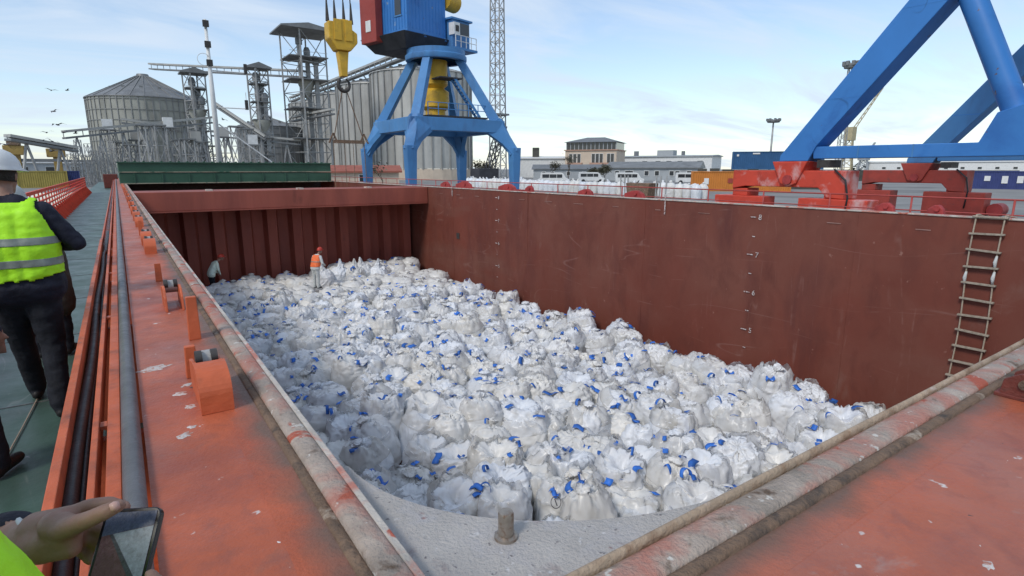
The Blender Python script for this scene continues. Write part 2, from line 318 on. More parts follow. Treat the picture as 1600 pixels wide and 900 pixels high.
# ================================================================ THE SHIP
DECK = -.81; XW = 13.4; XL = .46; YN = .86; YB = 29.77; YE = 62.
ship = empty('cargo_ship', (6.9, 0, -4), 'red cargo ship with an open hold, orange coamings and green side deck', 'ship')
MB().box(-2.0, -.02, -4, 95, DECK - .05, DECK).build('side_deck', 'deck_green', ship)
MB().box(14.1, 15.75, -4, 95, DECK - .05, DECK).build('side_deck', 'deck_green', ship)
MB().add([(-2.02, -4, DECK - .01), (-2.02, 95, DECK - .01), (-1.9, 95, -8), (-1.9, -4, -8)], [(0, 1, 2, 3)]).add([(15.77, -4, DECK - .01), (15.77, 95, DECK - .01), (15.7, 95, -8), (15.7, -4, -8)], [(0, 1, 2, 3)]).build('hull_plating', 'hold_red', ship)
MB().box(-2.0, 15.75, -4, -.3, DECK - .05, DECK + .003).build('cross_deck', 'deck_green', ship)
# hold
MB().box(.40, XW + .05, YN - .05, YE, -5.25, -5.15).build('hold_floor', 'bulkhead_red', ship)
wb = MB(); ny, nz_ = 240, 34; vs_ = []         # plating that buckles a little between its frames
for i in range(ny + 1):
    y = YN - .1 + (YE - YN + .1) * i / ny
    for k in range(nz_ + 1):
        z = -5.2 + 5.188 * k / nz_; bk = abs(math.sin(math.pi * y / .75)) ** .7 * (.5 + .5 * noise.noise(V((y * .5, z * .6, 4)))) * .012 + .012 * (noise.noise(V((y * .3, z * .35, 1))) + .5 * noise.noise(V((y * 1.3, z * 1.2, 8))))
        vs_.append((XW + max(0, .008 + bk), y, z))
wb.add(vs_, [(i * (nz_ + 1) + k, i * (nz_ + 1) + k + 1, (i + 1) * (nz_ + 1) + k + 1, (i + 1) * (nz_ + 1) + k) for i in range(ny) for k in range(nz_)])
wall = wb.build('hold_wall', 'hold_red', ship, smooth=True)
MB().box(XL - .06, XL, YN - .1, YE, -5.2, -.06).build('hold_wall', 'hold_red', ship)
MB().box(XL - .06, XW + .05, YN - .06, YN, -5.2, -.06).build('hold_wall', 'hold_red', ship)
MB().box(XL, XW, YE, YE + .1, -5.2, DECK + .4).build('hold_wall', 'hold_red', ship)
for yy in (6.0, 12.2, 18.4, 24.6):        # weld seams of the wall plates
    MB().box(XW + .004, XW + .03, yy, yy + .009, -5.1, -.05).build('weld_seam', 'hold_red', wall)
# coaming, quay side
MB().box(XW + .06, 14.1, -1, 70, -.05, -.012).build('coaming_plate', 'coaming_paint', ship, bevel=.006)
MB().box(XW - .015, XW + .12, YN - .1, 70, -.010, .022).build('compression_bar', 'bar_steel', ship, bevel=.006)
MB().box(14.03, 14.1, -1, 70, DECK, -.05).build('coaming_side', 'coaming_paint', ship)
def rbar(axis, c0, c1, a0, a1, zb, zt, nm, m):       # bar with a rounded, slightly uneven top
    n = 8; poly = [(c0, zb)] + [(c0 + (c1 - c0) * (.5 - .5 * math.cos(t)), zt - (zt - zb) * .32 * (1 - math.sin(t) ** .6)) for t in np.linspace(0, math.pi, n)] + [(c1, zb)]
    b = MB(); k = max(2, int((a1 - a0) / .25)); vs = []
    for i in range(k + 1):
        a = a0 + (a1 - a0) * i / k; w_ = .0016 * noise.noise(V((a * 2.1, c0 * 9, 0))); vs += [((c + w_, a, z + w_) if axis == 'y' else (a, c + w_, z + w_)) for c, z in poly]
    m_ = len(poly)
    b.add(vs, [(i * m_ + j, i * m_ + j + 1, (i + 1) * m_ + j + 1, (i + 1) * m_ + j) for i in range(k) for j in range(m_ - 1)])
    return b.build(nm, m, ship, smooth=True)
# coaming at the near end (plate under the camera's right hand)
MB().box(.24, 14.1, -.7, YN - .27, -.055, -.012).build('coaming_plate', 'coaming_paint', ship)
MB().box(.24, 14.1, YN - .27, YN - .16, -.052, -.0115).build('plate_edge', 'grime_y', ship)
rbar('x', YN - .165, YN - .125, .41, XW, -.05, .002, 'bar_flange', 'rust_edge')
rbar('x', YN - .128, YN - .032, .41, XW, -.05, .010, 'compression_bar', 'bar_worn')
rbar('x', YN - .030, YN - .006, .45, XW, -.08, .018, 'bar_lip', 'lip_tan')
# coaming at the walkway side: inner bar, grime, plate
MB().box(-.025, .24, -.7, YE + 8, -.055, -.012).build('coaming_plate', 'coaming_paint', ship)
MB().box(.24, .352, YN - .18, YE + 8, -.052, -.0115).build('plate_edge', 'grime_x', ship)
rbar('y', .35, .386, YN - .14, YE + 8, -.055, -.002, 'bar_flange', 'rust_edge')
rbar('y', .382, .456, YN - .10, YE + 8, -.055, .014, 'compression_bar', 'bar_worn')
MB().box(.454, .474, YN - .03, YE + 8, -.075, .006).build('bar_lip', 'bar_steel', ship, bevel=.003)
MB().box(-.02, 0, -.7, YE + 8, DECK, -.056).build('coaming_side', 'orange_steel', ship)
# pipe, slotted walk strips and hose channel
MB().tube([(-.062, y, .004 + .004 * math.sin(y * 1.3)) for y in np.arange(-.5, 70, .5)], .029, 12).build('pipe', 'pipe_grey', ship, smooth=True)
MB().box(-.135, -.094, -.5, 70, -.03, -.016).build('flat_strip', 'orange_steel', ship, bevel=.003)
MB().box(-.178, -.158, -.5, 70, -.10, -.004).build('channel_wall', 'orange_steel', ship, bevel=.003)
MB().box(-.27, -.178, -.5, 70, -.115, -.095).build('channel_floor', 'coaming_paint', ship)
MB().box(-.272, -.244, -.5, 9.2, -.12, .012).build('channel_lip', 'orange_steel', ship, bevel=.003)
MB().box(-.272, -.252, 9.2, 70, -.12, -.03).build('channel_lip', 'orange_steel', ship, bevel=.003)
for k in range(26):
    y = .55 + k * 1.9
    MB().box(-.157, -.136, y, y + .05, -.034, -.02).build('strip_tie', 'orange_steel', ship)
    MB().box(-.262, -.01, y + .1, y + .15, DECK, -.118).build('channel_bracket', 'orange_steel', ship)
MB().tube([(-.222 + .006 * math.sin(y * 2.1) + (.02 if y > 8.3 else 0), y, -.066 + (.0 if y < 8.2 else min(.05, (y - 8.2) * .06))) for y in np.arange(-.4, 10.5, .25)], .021, 10).build('hose', 'hose_black', ship, smooth=True)
MB().tube([(-.20 + .004 * math.sin(y * 1.7), y, -.083) for y in np.arange(-.4, 26, .4)], .010, 8).build('cable', 'hose_black', ship, smooth=True)
# corner plate with its pin
arc = [(.474, 1.78)] + [(1.62 - 1.10 * math.cos(a), 1.72 - .84 * math.sin(a)) for a in np.linspace(.02, math.pi / 2, 24)] + [(1.62, YN), (.474, YN)]
MB().prism(arc, 2, -.062, -.048).build('corner_plate', 'corner_plate', ship)
px, py = .742, 1.108
MB().lathe([(.0, -.0475), (.032, -.0475), (.031, -.041), (.021, -.038), (.021, .022), (.0185, .028), (0, .029)], 20, (px, py, 0)).build('locating_pin', 'pin_steel', ship, smooth='auto')
# far bulkhead: box beam over a corrugated plate
BX0, BX1 = XL + .02, XW - .01
MB().box(BX0, BX1, 27.3, YB - .1, -.80, -.02).build('bulkhead_beam', 'bulkhead_red', ship, bevel=.02)
MB().box(BX0 + .05, BX1 - .05, 27.26, 27.32, -.86, -.802).build('beam_flange', 'bulkhead_red', ship)
cor = MB(); n = 11; pw = (BX1 - BX0) / n; pts = []
for k in range(n):
    x = BX0 + k * pw; pts += [(x, YB), (x + pw * .40, YB), (x + pw * .52, YB - .42), (x + pw * .88, YB - .42)]
pts.append((BX1, YB))
for (a, b), (c, d) in zip(pts[:-1], pts[1:]): cor.add([(a, b, -5.15), (c, d, -5.15), (c, d, -.5), (a, b, -.5)], [(0, 1, 2, 3)])
cor.build('corrugated_bulkhead', 'bulkhead_red', ship)
for x in (3.1, 6.9, 10.2): MB().box(x, x + .25, 27.6, 28.0, -.02, .05).build('lifting_lug', 'bar_steel', ship)
MB().box(XL, XW, 46.5, 46.6, -5.2, -.03).build('gap_shade_wall', 'dark_steel', ship)  # dark wall added to paint the shade in the gap under the hatch cover
# depth marks and pipe opening on the wall
def mark(y, z, s, size=.19):
    o = mobj('depth_number', text_mesh(s, size, 'mark_white'), wall, loc=(0, 0, 0))
    o.matrix_basis = Matrix.Translation(V((XW - .012, y, z)) - ship.location) @ Matrix(((0, 0, -1, 0), (-1, 0, 0, 0), (0, 1, 0, 0), (0, 0, 0, 1)))
for y, zs in ((8.33, ((-.30, '8'), (-1.27, '7'), (-2.27, '6'), (-3.29, '5'))), (20.5, ((-.3, '8'), (-1.28, '7'), (-2.27, '6'), (-3.27, '5')))):
    for z, t in zs:
        mark(y, z, t)
        MB().box(XW - .012, XW - .002, y + .12, y + .28, z - .012, z + .012).build('depth_dash', 'mark_white', wall)
        MB().box(XW - .012, XW - .002, y + .10, y + .19, z - .508, z - .488).build('depth_dash', 'mark_white', wall)
rnd = random.Random(3)
for k in range(13):
    y = 4.6 + k * 1.75
    if min(abs(y - 8.33), abs(y - 20.5)) > .7: MB().box(XW - .008, XW - .002, y, y + rnd.uniform(.2, .5), -.302 - rnd.uniform(0, .012), -.29).build('chalk_dash', 'mark_faint', wall)
MB().box(XW - .02, XW - .004, 24.0, 24.28, -2.42, -2.14).build('drain_opening', 'dark_steel', wall)
for y in (11.4, 24.6): MB().box(XW - .03, XW - .016, y, y + .035, -.42, .18).build('tally_stake', 'mark_white', wall)
# rollers, stoppers and cleats on the walkway coaming
def cheek(x0, x1, y0, y1, h, par):      # quarter-round plate bracket
    poly = [(y0, -.012)] + [(y0 + (y1 - y0) * .06, h * .55), (y0 + (y1 - y0) * .2, h * .9), (y0 + (y1 - y0) * .4, h), (y1, h * .75), (y1, -.012)]
    return MB().prism(poly, 0, x0, x1)
def roller_bracket(y, s=1., hood=True):
    e = ship
    cheek(.165, .18, y, y + .36 * s, .15 * s, e).build('roller_bracket', 'orange_steel', e, bevel=.003)
    cheek(.262, .275, y, y + .36 * s, .15 * s, e).build('roller_bracket', 'orange_steel', e, bevel=.003)
    if hood:
        pr = [(y - .006, -.01)] + [(y + .15 * s - .156 * s * math.cos(a), .06 * s + .093 * s * math.sin(a)) for a in np.linspace(0, math.pi / 2, 9)]
        hb = MB()
        for (a, b), (c, d) in zip(pr[:-1], pr[1:]): hb.add([(.163, a, b), (.277, a, b), (.277, c, d), (.163, c, d), (.163, a + .008, b - .006), (.277, a + .008, b - .006), (.277, c + .008, d - .006), (.163, c + .008, d - .006)], [(0, 1, 2, 3), (4, 7, 6, 5), (0, 3, 7, 4), (1, 5, 6, 2), (0, 4, 5, 1), (3, 2, 6, 7)])
        hb.build('roller_hood', 'orange_steel', e)
    rl = MB().tube([(.183, y + .27 * s, .12 * s), (.26, y + .27 * s, .12 * s)], [.045 * s] * 2, 20); rl.build('roller', 'roller', e, smooth='auto')
    for a, b in ((.18, .205), (.238, .262)): MB().tube([(a, y + .24 * s, .145 * s), (b, y + .24 * s, .145 * s)], .03 * s, 14).build('roller_flange', 'dark_steel', e, smooth='auto')
def stopper(x, y, h, wd=.05):
    MB().prism([(x, -.012), (x + wd, -.012), (x + wd * .95, h), (x + wd * .1, h)], 1, y, y + .035).build('stopper', 'orange_steel', ship, bevel=.004)
    MB().prism([(y + .034, -.012), (y + .13, -.012), (y + .05, h * .8), (y + .034, h * .8)], 0, x + wd * .4, x + wd * .6).build('stopper_rib', 'orange_steel', ship)
roller_bracket(2.33)
stopper(.155, 2.80, .135); stopper(.225, 3.45, .23, .06)
for y in (4.25, 7.4, 8.3, 11.0, 12.4, 14.2, 16.5, 19.4, 22.0, 25, 28, 31, 34, 37): roller_bracket(y, .95, y > 4.5)
for y, h in ((5.5, .14), (9.6, .2), (13.2, .2), (15.4, .2), (18.0, .2), (21, .2), (24, .2), (27, .2)): stopper(.17, y, h)
# salt crust lumps along the plate edge and pieces of spilt product on it
def crust(cx, cy, rx, ry, ang, h=.004, z=-.0115):
    rn = random.Random(int(cx * 977 + cy * 131)); n = 14; vs = [(cx, cy, z + h)]; 
    for k in range(n):
        t = 2 * math.pi * k / n; q = rn.uniform(.6, 1.2); u, v_ = rx * q * math.cos(t), ry * q * math.sin(t)
        vs.append((cx + u * math.cos(ang) - v_ * math.sin(ang), cy + u * math.sin(ang) + v_ * math.cos(ang), z))
    MB().add(vs, [(0, 1 + k, 1 + (k + 1) % n) for k in range(n)]).build('spilt_product', 'salt', ship)
for a in ((.045, 3.05, .075, .045, .2), (.115, 2.62, .025, .03, .4), (.135, 2.45, .02, .025, 0), (.15, 2.72, .03, .02, .8), (.09, 2.18, .03, .022, .6), (.12, 2.24, .02, .014, 0), (.21, 1.12, .009, .007, .5), (1.6, .33, .02, .013, .3)): crust(*a)
# dark red fitting at the right edge of the near plate
for x in (2.93, 3.07):
    MB().prism([(.50, -.012), (.68, -.012), (.67, .06), (.62, .095), (.55, .095), (.50, .05)], 0, x, x + .022).build('cleat_cheek', 'cleat_red', ship, bevel=.004)
MB().box(2.91, 3.12, .49, .69, -.0115, .004).build('cleat_base', 'cleat_red', ship, bevel=.003)
MB().tube([(2.915, .60, .055), (3.105, .60, .055)], .02, 14).build('cleat_pin', 'rust_edge', ship, smooth='auto')
# quay-side fittings on the far coaming
for y, l, h in ((23.2, 1.5, .34), (19.6, 1.3, .30), (18.4, .5, .26), (14.9, .75, .22), (12.5, .85, .24), (25.4, .9, .3), (5.4, .4, .2), (4.5, .3, .2)):
    MB().prism([(y, -.01), (y + l * .1, h * .6), (y + l * .35, h), (y + l * .6, h * .95), (y + l, h * .55), (y + l, -.01)], 0, 13.62, 13.75).build('hinge_bracket', 'dull_red', ship, bevel=.02)
    MB().tube([(13.58, y + l * .4, h * .55), (13.8, y + l * .4, h * .55)], h * .22, 14).build('hinge_pin', 'dull_red', ship, smooth='auto')
# railings: each stanchion and rail on its own
rl = empty('railing', V((15.5, 0, DECK)) - ship.location); rl.parent = ship
M_R = {}
def rail_post(x, z0, z1, y, m, nm, par):
    MB().tube([(x, y, z0), (x, y, z1)], .022, 8).build(nm, m, par, smooth=True)
for k in range(30): rail_post(15.5, DECK, .27, 2.0 + k * 1.9, 'rail_red', 'stanchion', rl)
for z in (.27, -.05, -.4): MB().tube([(15.5, 0, z), (15.5, 58, z)], .016 if z < .2 else .021, 6).build('rail', 'rail_red', rl)
r2 = empty('railing', V((-1.93, 0, DECK)) - ship.location); r2.parent = ship
for k in range(52):
    y = 1.5 + k * 1.0
    MB().box(-1.945, -1.915, y, y + .06, DECK, .27).build('stanchion', 'bright_rail', r2)
    MB().prism([(-1.93, DECK), (-1.60, DECK), (-1.93, DECK + .5)], 1, y + .02, y + .035).build('stanchion_stay', 'bright_rail', r2)
for z, h in ((.27, .09), (.12, .04), (-.03, .04), (-.18, .04), (-.33, .04), (-.48, .04), (-.63, .05)): MB().box(-1.96, -1.90, 1, 52.5, z - h / 2, z + h / 2).build('rail', 'bright_rail', r2)
# thin line lying on the walkway
MB().tube([(-.75, 4.3, DECK + .012), (-.72, 4.8, DECK + .012), (-.69, 5.4, DECK + .012), (-.7, 6.4, DECK + .012)], .005, 6).build('deck_line', 'rope', ship)
for k in range(22):
    y = 3.2 + k * 2.1; MB().box(-1.88, -.28, y, y + .012, DECK, DECK + .004).build('deck_seam', 'pipe_grey', ship)
# bow gear at the end of the walkway
MB().box(-1.0, .1, 64, 65, DECK, .45).build('winch_house', 'cleat_red', ship, bevel=.05)

# green hatch covers stowed over the next hold
hc = empty('hatch_cover', (6.9, 48, 0), 'dark green steel hatch cover stack lying across the hold beyond the bulkhead', 'hatch cover')
for z0, z1 in ((.0, .66), (.70, 1.33)):
    MB().box(.15, 13.2, 43, 56, z0, z1).build('cover_panel', 'hatch_green', hc, bevel=.03)
    MB().box(.12, 13.23, 42.96, 43.02, z0 - .01, z0 + .05).build('panel_rim', 'hatch_rim', hc)
for k in range(9):
    MB().box(.9 + k * 1.5, .98 + k * 1.5, 42.94, 42.999, .06, .64).build('panel_stiffener', 'hatch_green', hc)
MB().box(.1, 13.25, 42.9, 43.0, 1.27, 1.34).build('panel_rim', 'hatch_green', hc)
for k in range(26): MB().box(.5 + k * .48, .62 + k * .48, 42.92, 43.1, 1.341, 1.40).build('cover_cleat', 'hatch_green', hc)

# rope ladder on the wall
ld = empty('rope_ladder', (13.3, 3.67, -3.3), 'rope ladder with wooden rungs hanging down the red hold wall', 'ladder')
sway = lambda z: -.02 * math.sin(z * 2.2)
for dy in (-.215, .215):
    MB().tube([(XW - .05, 3.67 + dy + sway(z), z) for z in np.arange(.06, -3.5, -.12)], .014, 7).build('side_rope', 'rope', ld, smooth=True)
    MB().tube([(XW - .05, 3.67 + dy, .06), (XW + .1, 3.67 + dy, .06), (XW + .45, 3.67 + dy * 1.2, .01)], .014, 7).build('lashing', 'rope', ld)
for k in range(11):
    z = .03 - k * .318; s = sway(z); a = .012 * math.sin(k * 2.4)
    MB().bar((XW - .055, 3.67 - .27 + s, z + a), (XW - .055, 3.67 + .27 + s, z - a), .075, .035).build('rung', 'rung', ld, bevel=.006)
for dy, z in ((-.215, -.8), (-.215, -1.1), (.215, -1.15)):
    MB().tube([(XW - .05, 3.67 + dy + sway(z), z + .12), (XW - .06, 3.67 + dy + sway(z) + .01, z), (XW - .05, 3.67 + dy + sway(z), z - .12)], [.018, .032, .018], 8).build('rag_wrap', 'work_white', ld, smooth=True)

ORD = 'first second third fourth fifth sixth seventh eighth ninth tenth eleventh twelfth thirteenth fourteenth fifteenth sixteenth seventeenth eighteenth nineteenth'.split()
ORD += ['twentieth'] + ['twenty-' + q for q in ORD[:9]] + ['thirtieth'] + ['thirty-' + q for q in ORD[:9]] + ['fortieth'] + ['forty-' + q for q in ORD[:9]]
# ================================================================ BULK BAGS
def ridged(p, sc, seed):
    q = V((p[0] * sc + seed * 3.1, p[1] * sc - seed * 1.7, p[2] * sc + seed * .9)); return 1 - 2 * abs(noise.noise(q))
def bag_shape(seed, kind, nt, ns):
    """returns grid [ns+1][nt] of points: a filled sack, creased towards a tied, sunken or folded top"""
    rn = random.Random(seed); h = rn.uniform(.98, 1.12); Rb = rn.uniform(.425, .47); G = []
    fl = rn.uniform(0, 6.28); fa = rn.uniform(.03, .16); kf = rn.uniform(2.6, 4.2); tuft = rn.uniform(.10, .2)
    for i in range(ns + 1):
        t = i / ns; row = []
        for j in range(nt):
            a = 2 * math.pi * j / nt; ca, sa = math.cos(a), math.sin(a)
            n4 = 3.0 if t < .5 else 2.3
            sq = (abs(ca) ** n4 + abs(sa) ** n4) ** (-1 / n4)
            tied = kind in ('knot', 'peak')
            if t < .45:
                u = t / .45; r = Rb * (.88 + .12 * math.sin(math.pi * .62 * u)); z = .62 * h * u
            elif t < .76:
                u = (t - .45) / .31; r = Rb * (.995 - (.66 if tied else .42) * u ** 1.7); z = h * (.62 + (.24 if tied else .19) * math.sin(u * math.pi / 2))
            else:
                u = (t - .76) / .24
                if kind == 'peak':        # slack cloth pulled up into a tent-like point
                    r = Rb * .335 * (1 - .85 * u ** .8); z = h * (.86 + .42 * u)
                elif tied:                # neck, then the flared end of the film above the tie
                    tf = tuft * (2.1 if kind == 'peak' else 1.)
                    if u < .35: q = u / .35; r = Rb * (.335 - .215 * q); z = h * .86 + .05 * q + (.12 * q if kind == 'peak' else 0)
                    else: q = (u - .35) / .65; r = Rb * (.12 + .20 * q ** .7 * (1 if kind == 'knot' else .4)) * (1 - .75 * max(0, q - .7) / .3); z = h * .86 + .05 + (.12 if kind == 'peak' else 0) + tf * q ** .8
                elif kind == 'dent':
                    r = Rb * (.575 * (1 - u)); z = h * (.81 - .17 * math.sin(u * math.pi / 2) + .07 * math.sin(u * math.pi))
                else:                     # folded shut, one flap over
                    r = Rb * (.575 * (1 - u)); z = h * (.81 + .05 * math.sin(u * 2.2))
            top = min(1, max(0, (t - .28) / .48))
            aw = a + .55 * noise.noise(V((ca * 1.5 + seed, sa * 1.5, t * 4))) + .25 * noise.noise(V((ca * 3 + seed, sa * 3, t * 9))); cw, sw_ = math.cos(aw), math.sin(aw)
            fold = 1 - 2 * abs(noise.noise(V((cw * kf, sw_ * kf, seed * 2.3 + t * 2.2)))) * 1.6
            fold2 = 1 - 2 * abs(noise.noise(V((cw * kf * 2.1, sw_ * kf * 2.1, seed * 1.3 + 5 + t * 4)))) * 1.6
            f_ = (fold * .075 + fold2 * .04) * (.12 + .88 * top) 
            tu = max(0, (t - .80) / .20) if kind == 'knot' else 0
            f_ *= 1 - .75 * tu
            r2 = r * sq * (1 + .55 * tu * noise.noise(V((ca * 1.4, sa * 1.4, seed * 3.7)))) + f_ * min(1, r / (Rb * .3)) * .6
            x, y = r2 * ca, r2 * sa; z += .55 * f_ * top * (1 if t < .76 else .6)
            if t > .76 and tied:
                u = (t - .76) / .24; f = fa * u ** 1.5 * (1.5 if kind == 'knot' else .5); x += math.cos(fl) * f; y += math.sin(fl) * f
                if kind == 'knot': z -= max(0, u - .5) * .22 * fa / .16 * (1 + ca * math.cos(fl) + sa * math.sin(fl)) * .5
                z += .05 * max(0, u - .4) * noise.noise(V((ca * 3, sa * 3, seed)))
            wp = V((noise.noise(V((x * 3 + seed, y * 3, z * 3))), noise.noise(V((x * 3, y * 3 + seed, z * 3 + 9))), noise.noise(V((x * 3 + 4, y * 3, z * 3 + seed))))) * .16; xw, yw, zw = x + wp.x, y + wp.y, z + wp.z
            nrm = V((x, y, (z - .45 * h) * (.3 + 1.7 * top)))
            nrm = nrm.normalized() if nrm.length > .01 else V((0, 0, 1))
            big = noise.noise(V((x * 2.4 + seed, y * 2.4, z * 2.4))) * .06
            cr = ridged((xw, yw, zw * .7), 3.2, seed) * .040 * (.4 + .6 * top) + ridged((xw * 1.1, yw, zw), 7.5, seed + 5) * .017 * (.4 + .6 * top) + ridged((xw, yw, zw), 16, seed + 8) * .004
            p = V((x, y, z)) + nrm * (big + cr) * (1 if not (t > .84 and tied) else .35)
            if p.z < .0: p.z = 0.
            row.append(p)
        G.append(row)
    return G
def bag_mesh(seed, kind, nt=72, ns=50):
    G = bag_shape(seed, kind, nt, ns); b = MB(); vs = [p for r in G for p in r]; fs = []
    for i in range(ns):
        for j in range(nt):
            k = (j + 1) % nt; fs.append((i * nt + j, i * nt + k, (i + 1) * nt + k, (i + 1) * nt + j))
    c = sum(G[-1], V()) / nt; vs.append(c); fs += [(ns * nt + j, ns * nt + (j + 1) % nt, len(vs) - 1) for j in range(nt)]
    b.add(vs, fs); return b.mesh('sack', 'sack_white', True, fix=False), G
def liner_mesh(seed, G, nt, ns):
    """loose film collar that stands off the shoulder in ruffles"""
    rn = random.Random(seed + 99); b = MB(); vs = []; fs = []; n = nt; m = 9; i0 = int(ns * .44); j0 = rn.randrange(nt); ln = int(nt * rn.uniform(.55, .98))
    for i in range(m):
        u = i / (m - 1)
        for jj in range(ln):
            j = (j0 + jj) % nt; p = G[min(ns, i0 + int(u * ns * .28))][j]; ed = math.sin(math.pi * jj / (ln - 1))
            a = 2 * math.pi * j / nt; out = V((math.cos(a), math.sin(a), .9)).normalized()
            lift = (.012 + .06 * u ** 1.4 * (.5 + .5 * math.sin(5 * a + seed + 3 * noise.noise(V((a, seed, 0))))) + .05 * u * ridged((p.x, p.y, u), 5, seed + 3)) * (.25 + .75 * ed)
            q = p + out * lift; q.z += .05 * u * u * (1 + math.sin(5 * a + seed * 2)) * ed; vs.append(q)
    for i in range(m - 1):
        for j in range(ln - 1): fs.append((i * ln + j, i * ln + j + 1, (i + 1) * ln + j + 1, (i + 1) * ln + j))
    b.add(vs, fs); return b.mesh('liner', 'film', True, fix=False)
def loop_mesh(kind):
    b = MB(); vs = []; fs = []; n = 10; wd = .052
    for i in range(n + 1):
        u = i / n
        if kind == 0: x, z = (u - .5) * .20, .012 + .022 * math.sin(u * math.pi)
        elif kind == 1: x, z = .075 * -math.cos(u * math.pi), .10 * math.sin(u * math.pi)
        elif kind == 2: x, z = (u - .5) * .17, .02 + .03 * math.sin(u * 7)
        else: x, z = .06 * -math.cos(u * math.pi) + .08 * u * u, .13 * math.sin(u * math.pi * .9)
        w2 = wd * (1 if kind in (0, 2) else .55); tw = .02 * math.sin(u * 5)
        d = .006
        vs += [(x, -w2 + tw, z), (x, w2 + tw, z), (x, w2 + tw, z + d), (x, -w2 + tw, z + d)]
    for i in range(n):
        a = i * 4
        for k in range(4): fs.append((a + k, a + (k + 1) % 4, a + 4 + (k + 1) % 4, a + 4 + k))
    fs += [(0, 3, 2, 1), (n * 4, n * 4 + 1, n * 4 + 2, n * 4 + 3)]
    b.add(vs, fs); return b.mesh('lifting_loop', 'strap_blue', True)
loops = [loop_mesh(k) for k in range(4)]
KINDS = ['knot', 'dent', 'flat', 'knot', 'dent', 'flat', 'flat', 'dent', 'knot', 'flat', 'knot', 'dent', 'flat', 'dent']
VAR = []
for i, k in enumerate(KINDS):
    me, G = bag_mesh(i + 1, k); VAR.append((me, liner_mesh(i + 1, G, 72, 50), G, k))
for i in range(3):
    me, G = bag_mesh(40 + i, 'peak'); VAR.append((me, liner_mesh(40 + i, G, 72, 50), G, 'peak'))
SMALL = [bag_shape(i + 1, k, 20, 14) for i, k in enumerate(('knot', 'dent', 'flat', 'knot', 'flat'))]
rb = random.Random(21); spots = []; ROW = {}
row = 0; y = 2.6
while y < 29.4:
    x = .90 + (.0 if row % 2 else .42)
    while x < 13.05:
        X = min(12.95, max(.95, x + rb.uniform(-.13, .13))); Y = min(29.2, max(1.5, y + rb.uniform(-.13, .13)))
        z = -5.14 + rb.choice((-.12, -.04, 0, .06, .14)) + rb.uniform(-.06, .06) + .10 * noise.noise(V((X * .35, Y * .35, 2)))
        if X > 10.4 and Y < 14: z += .22 * min(1, (X - 10.4) / 1.5) * (.4 + .6 * rb.random())
        if Y > 25.5 and X > 7.4: z += .38 * min(1, (Y - 25.5) / 2.5) * min(1, (X - 7.4) / 1.2) * (.6 + .4 * rb.random())
        cut = (Y > 28.9 and rb.random() < .3)
        worker = min(math.hypot(X - 6.76, Y - 25.4), math.hypot(X - 3.05, Y - 28.7)) < .55
        if not cut and not worker: spots.append((X, Y, z)); ROW[(X, Y, z)] = row
        x += .84
    y += .77; row += 1
def seen(X, Y, z, m=1.0):       # does the line of sight to the bag's top clear the coaming edges?
    zt = z + .95; t = EYE / (EYE - zt); return (X + m) * t > XL and (Y + m) * t > YN and (X + m) * t + (Y + m) * t > 1.8
vis = [s for s in spots if seen(*s)]
strict = sorted([s for s in vis if seen(*s, m=.1)], key=lambda s: s[0] ** 2 + s[1] ** 2)
PEAKS = [(7.55, 26.5, -4.78), (8.25, 26.75, -4.72), (8.95, 26.4, -4.75), (9.55, 26.8, -4.74), (10.2, 26.5, -4.8)]
clear = lambda s: all(math.hypot(s[0] - p[0], s[1] - p[1]) > .62 for p in PEAKS)
vis = [s for s in vis if clear(s)]; strict = [s for s in strict if clear(s)]
sset = set(strict[:295]); rest = [s for s in spots if s not in sset and clear(s)]
strict = strict[:295] + PEAKS
for p in PEAKS: ROW[p] = 99
LAB = 'white bulk bag wrapped in crumpled plastic film, packed among the others inside the hold'
GRP = 'bulk bags filling the hold'
special = {}
ROWS = sorted({ROW[s] for s in strict}); PLACE = {}
for ri, r_ in enumerate(ROWS):
    for ci, s_ in enumerate(sorted([q for q in strict if ROW[q] == r_])): PLACE[s_] = (ri, ci)
TOP = {'knot': 'gathered', 'dent': 'sunken', 'flat': 'flat', 'peak': 'peaked'}
def nearest(px, py):
    best = None
    for i, (X, Y, z) in enumerate(strict):
        q = V((X, Y, z + .75 - EYE)); r = q.x * cy - q.y * sy; f = q.x * sy + q.y * cy; dz = f * cp - q.z * sp; v = -(f * sp + q.z * cp)
        d = math.hypot(800 + FPX * r / dz - px, 450 + FPX * v / dz - py)
        if i not in special and (best is None or d < best[0]): best = (d, i)
    return best[1]
for q, kind, lab in (((860, 778), 2, 'white bulk bag printed with a dark ring emblem, behind the steel pin'),
                     ((755, 755), 1, 'white bulk bag with a deep open crater top, left of the ring emblem bag'),
                     ((1025, 755), 0, 'beige bulk bag with bare sides standing in the front row beside the coaming'),
                     ((1250, 610), 6, 'high white bulk bag at the right end of the pile against the red wall'),
                     ((1385, 635), 5, 'last white bulk bag before the wall, half hidden by the near coaming')):
    special[nearest(*q)] = (kind, lab)
for k, p in enumerate(PEAKS): special[295 + k] = (14 + k % 3, 'white bag with tall peaked neck, %s to the right of the orange vest worker' % ORD[k])
